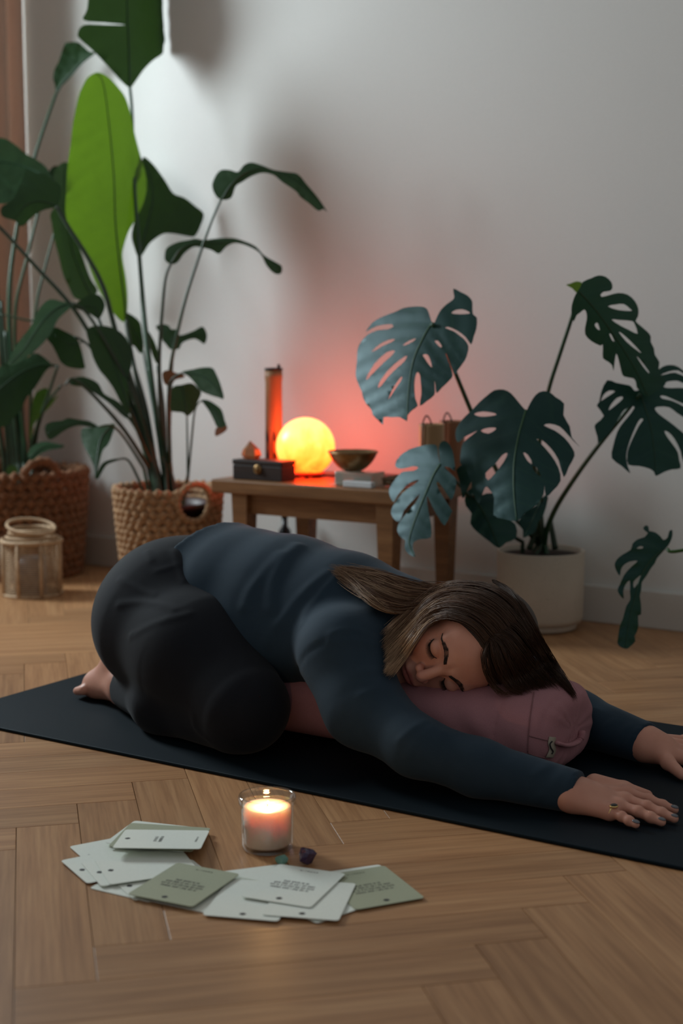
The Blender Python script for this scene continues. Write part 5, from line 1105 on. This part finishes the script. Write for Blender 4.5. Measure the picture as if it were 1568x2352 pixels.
rock('green_stone', (643, 1984), .0120, mottled('green_aventurine', (.10, .24, .18), (.18, .34, .27), 60, .25, .2, .002), 'small polished pale green stone half hidden behind a card', 'stone', 9, (1.25, .8, .7))
# cards: two colours, each a rounded slab with printing
M_cw = mottled('card_cream', (.80, .83, .75), (.84, .87, .79), 400, .75, .1, .0004); M_cg = mottled('card_sage', (.38, .40, .28), (.41, .43, .30), 400, .75, .1, .0004)
M_ink = mat('card_ink', (.035, .035, .035), .8)
CW, CL, CT = .095, .119, .0007
def card_mesh(m):
    bm = bmesh.new(); pts = []; r = .005
    for cx_, cy_, a0 in ((CW/2-r, CL/2-r, 0), (-CW/2+r, CL/2-r, 90), (-CW/2+r, -CL/2+r, 180), (CW/2-r, -CL/2+r, 270)):
        for k in range(5): a = math.radians(a0+k*22.5); pts.append((cx_+r*math.cos(a), cy_+r*math.sin(a)))
    n = len(pts); V = [(x, y, 0) for x, y in pts]+[(x, y, CT) for x, y in pts]
    F = [list(range(n))[::-1], list(range(n, 2*n))]+[(i, (i+1) % n, n+(i+1) % n, n+i) for i in range(n)]
    bm.free(); me = bpy.data.meshes.new('card'); me.from_pydata(V, [], F); me.materials.append(m); return me
ME_w, ME_g = card_mesh(M_cw), card_mesh(M_cg)
def disc_g(x, y, r, n=20): return [(x+r*math.cos(2*math.pi*i/n), y+r*math.sin(2*math.pi*i/n), CT+.00012) for i in range(n)], [list(range(n))]
def quad_g(x0, x1, y0, y1): return [(x0, y0, CT+.00012), (x1, y0, CT+.00012), (x1, y1, CT+.00012), (x0, y1, CT+.00012)], [(0, 1, 2, 3)]
def glyphs(lines, y, h, wmax, seed):
    """small blurred-looking text set as letter strokes, line by line"""
    r_ = random.Random(seed); gs = []
    for i, wd in enumerate(lines):
        x = -wd/2; yy = y-i*h*1.75
        while x < wd/2:
            nl = r_.randint(3, 9)
            for _ in range(nl):
                if x > wd/2: break
                lw = h*r_.uniform(.42, .62); t = h*.17; k = r_.randint(0, 3); up = h*(1.35 if r_.random() < .25 else 1)
                gs.append(quad_g(x, x+t, yy, yy+up))
                if k != 0: gs.append(quad_g(x+lw-t, x+lw, yy, yy+h))
                if k in (1, 3): gs.append(quad_g(x, x+lw, yy+h-t, yy+h))
                if k in (2, 3): gs.append(quad_g(x, x+lw, yy, yy+t))
                x += lw+h*.20
            x += h*.45
    return join(*gs)
def print_mesh(name, g):
    me = bpy.data.meshes.new(name); me.from_pydata(g[0], [], g[1]); me.materials.append(M_ink); return me
# the card's foot (with the round emblem) is local -Y; text reads from there
EMB = print_mesh('emblem', join(disc_g(0, CL/2-.012, .0038), quad_g(-.0050, -.0034, CL/2-.0124, CL/2-.0116), quad_g(.0034, .0050, CL/2-.0124, CL/2-.0116)))
TXT = print_mesh('text_block', glyphs([.050, .060, .056, .034], .012, .0042, .06, 3)); TXS = print_mesh('text_block', glyphs([.026, .030], .006, .0042, .03, 5)); HEAD = print_mesh('heading', glyphs([.026], -CL/2+.010, .0026, .03, 8))
def card(px, ang, kind, z, lab, text=None, tiltx=0., tilty=0., grp='oracle cards fanned out on the floor'):
    p = pz(px[0], px[1], z+.0007); o = bpy.data.objects.new('card', ME_w if kind == 'w' else ME_g); COL.objects.link(o); o.location = (p[0], p[1], z+.0004)
    o.rotation_euler = (math.radians(tiltx), math.radians(tilty), math.radians(ang)); tag(o, lab, 'card', grp)
    for nm, me in [('emblem', EMB)]+([('text_block', TXT), ('heading', HEAD)] if text == 'l' else [('text_block', TXS), ('heading', HEAD)] if text == 's' else []):
        q = bpy.data.objects.new(nm, me); COL.objects.link(q); q.parent = o
    return o
def card_edge(A, B, hint, kind, z, lab, text=None, rev=False, tilty=0.):
    a, b, h = (pz(*q, z)[:2] for q in (A, B, hint)); mid = (a+b)/2; n = np.array([b[1]-a[1], -(b[0]-a[0])]); n /= np.linalg.norm(n)
    if (h-mid)@n > 0: n = -n                                  # n points out of the card across this edge
    c = mid-n*CL/2; ang = math.degrees(math.atan2(n[1], n[0]))-90+(180 if rev else 0)
    px = proj((c[0], c[1], z+.0007)); return card(px[:2], ang, kind, z, lab, text, 0, tilty)
card_edge((216, 2044), (332, 2071), (300, 2015), 'w', .0000, 'lowest cream card of the pile, its edge showing below the sage card', None, True)
card_edge((160, 1947), (215, 1995), (280, 1960), 'w', .0010, 'cream card with its corner under the small raised pile')
card_edge((255, 2020), (300, 2062), (380, 2020), 'w', .0012, 'cream card directly under the uppermost sage card')
card_edge((139, 1978), (200, 2031), (280, 1990), 'w', .0022, "cream card with the pile's outermost corner and emblem")
card_edge((185, 1982), (232, 2037), (300, 1990), 'w', .0034, 'cream card second from the top of the blank overlapping pile')
card_edge((216, 1976), (252, 2033), (350, 1990), 'w', .0046, 'blank cream card on top of the overlapping pile')
card_edge((365, 2075), (461, 2096), (430, 2060), 'w', .0000, 'cream card corner sticking out between the sage card and the cream emblem card', None, True)
card_edge((291, 2055), (443, 2085), (410, 2030), 'g', .0058, 'sage green card with printed text, lying uppermost between cream cards', 'l')
card_edge((300, 1893), (250, 1930), (380, 1925), 'w', .0060, 'cream card at the bottom of the small raised pile')
card_edge((293, 1899), (256, 1937), (373, 1920), 'g', .0072, 'sage green card mostly covered by the raised cream card')
card_edge((284, 1907.5), (262, 1948), (370, 1930), 'w', .0140, 'cream card with short text, raised on top of the small pile', 's', False, 5.)
card_edge((520, 2002), (616, 1990), (590, 2040), 'w', .0000, 'cream card whose heading edge shows behind the text card', None, True)
card_edge((760, 2003), (830, 1993), (830, 2040), 'w', .0000, 'cream card whose edge shows behind the outer sage card', None, True)
card_edge((770, 2108), (822, 2090), (760, 2060), 'w', .0012, 'cream card sticking out between the outer sage card and cream card')
card_edge((462, 2103), (641, 2118), (560, 2060), 'w', .0024, 'cream card with emblem lying in front of the sage card, partly under the text card')
card_edge((819, 2091), (973, 2064), (880, 2030), 'g', .0024, 'sage green card with faint text at the outer end of the fan', 'l')
card_edge((605, 2103), (773, 2116), (700, 2060), 'w', .0038, 'cream card with emblem lying directly under the text card')
card_edge((553, 2061), (712, 2086), (665, 2030), 'w', .0056, 'cream card with printed text, uppermost beside the green stone', 'l')
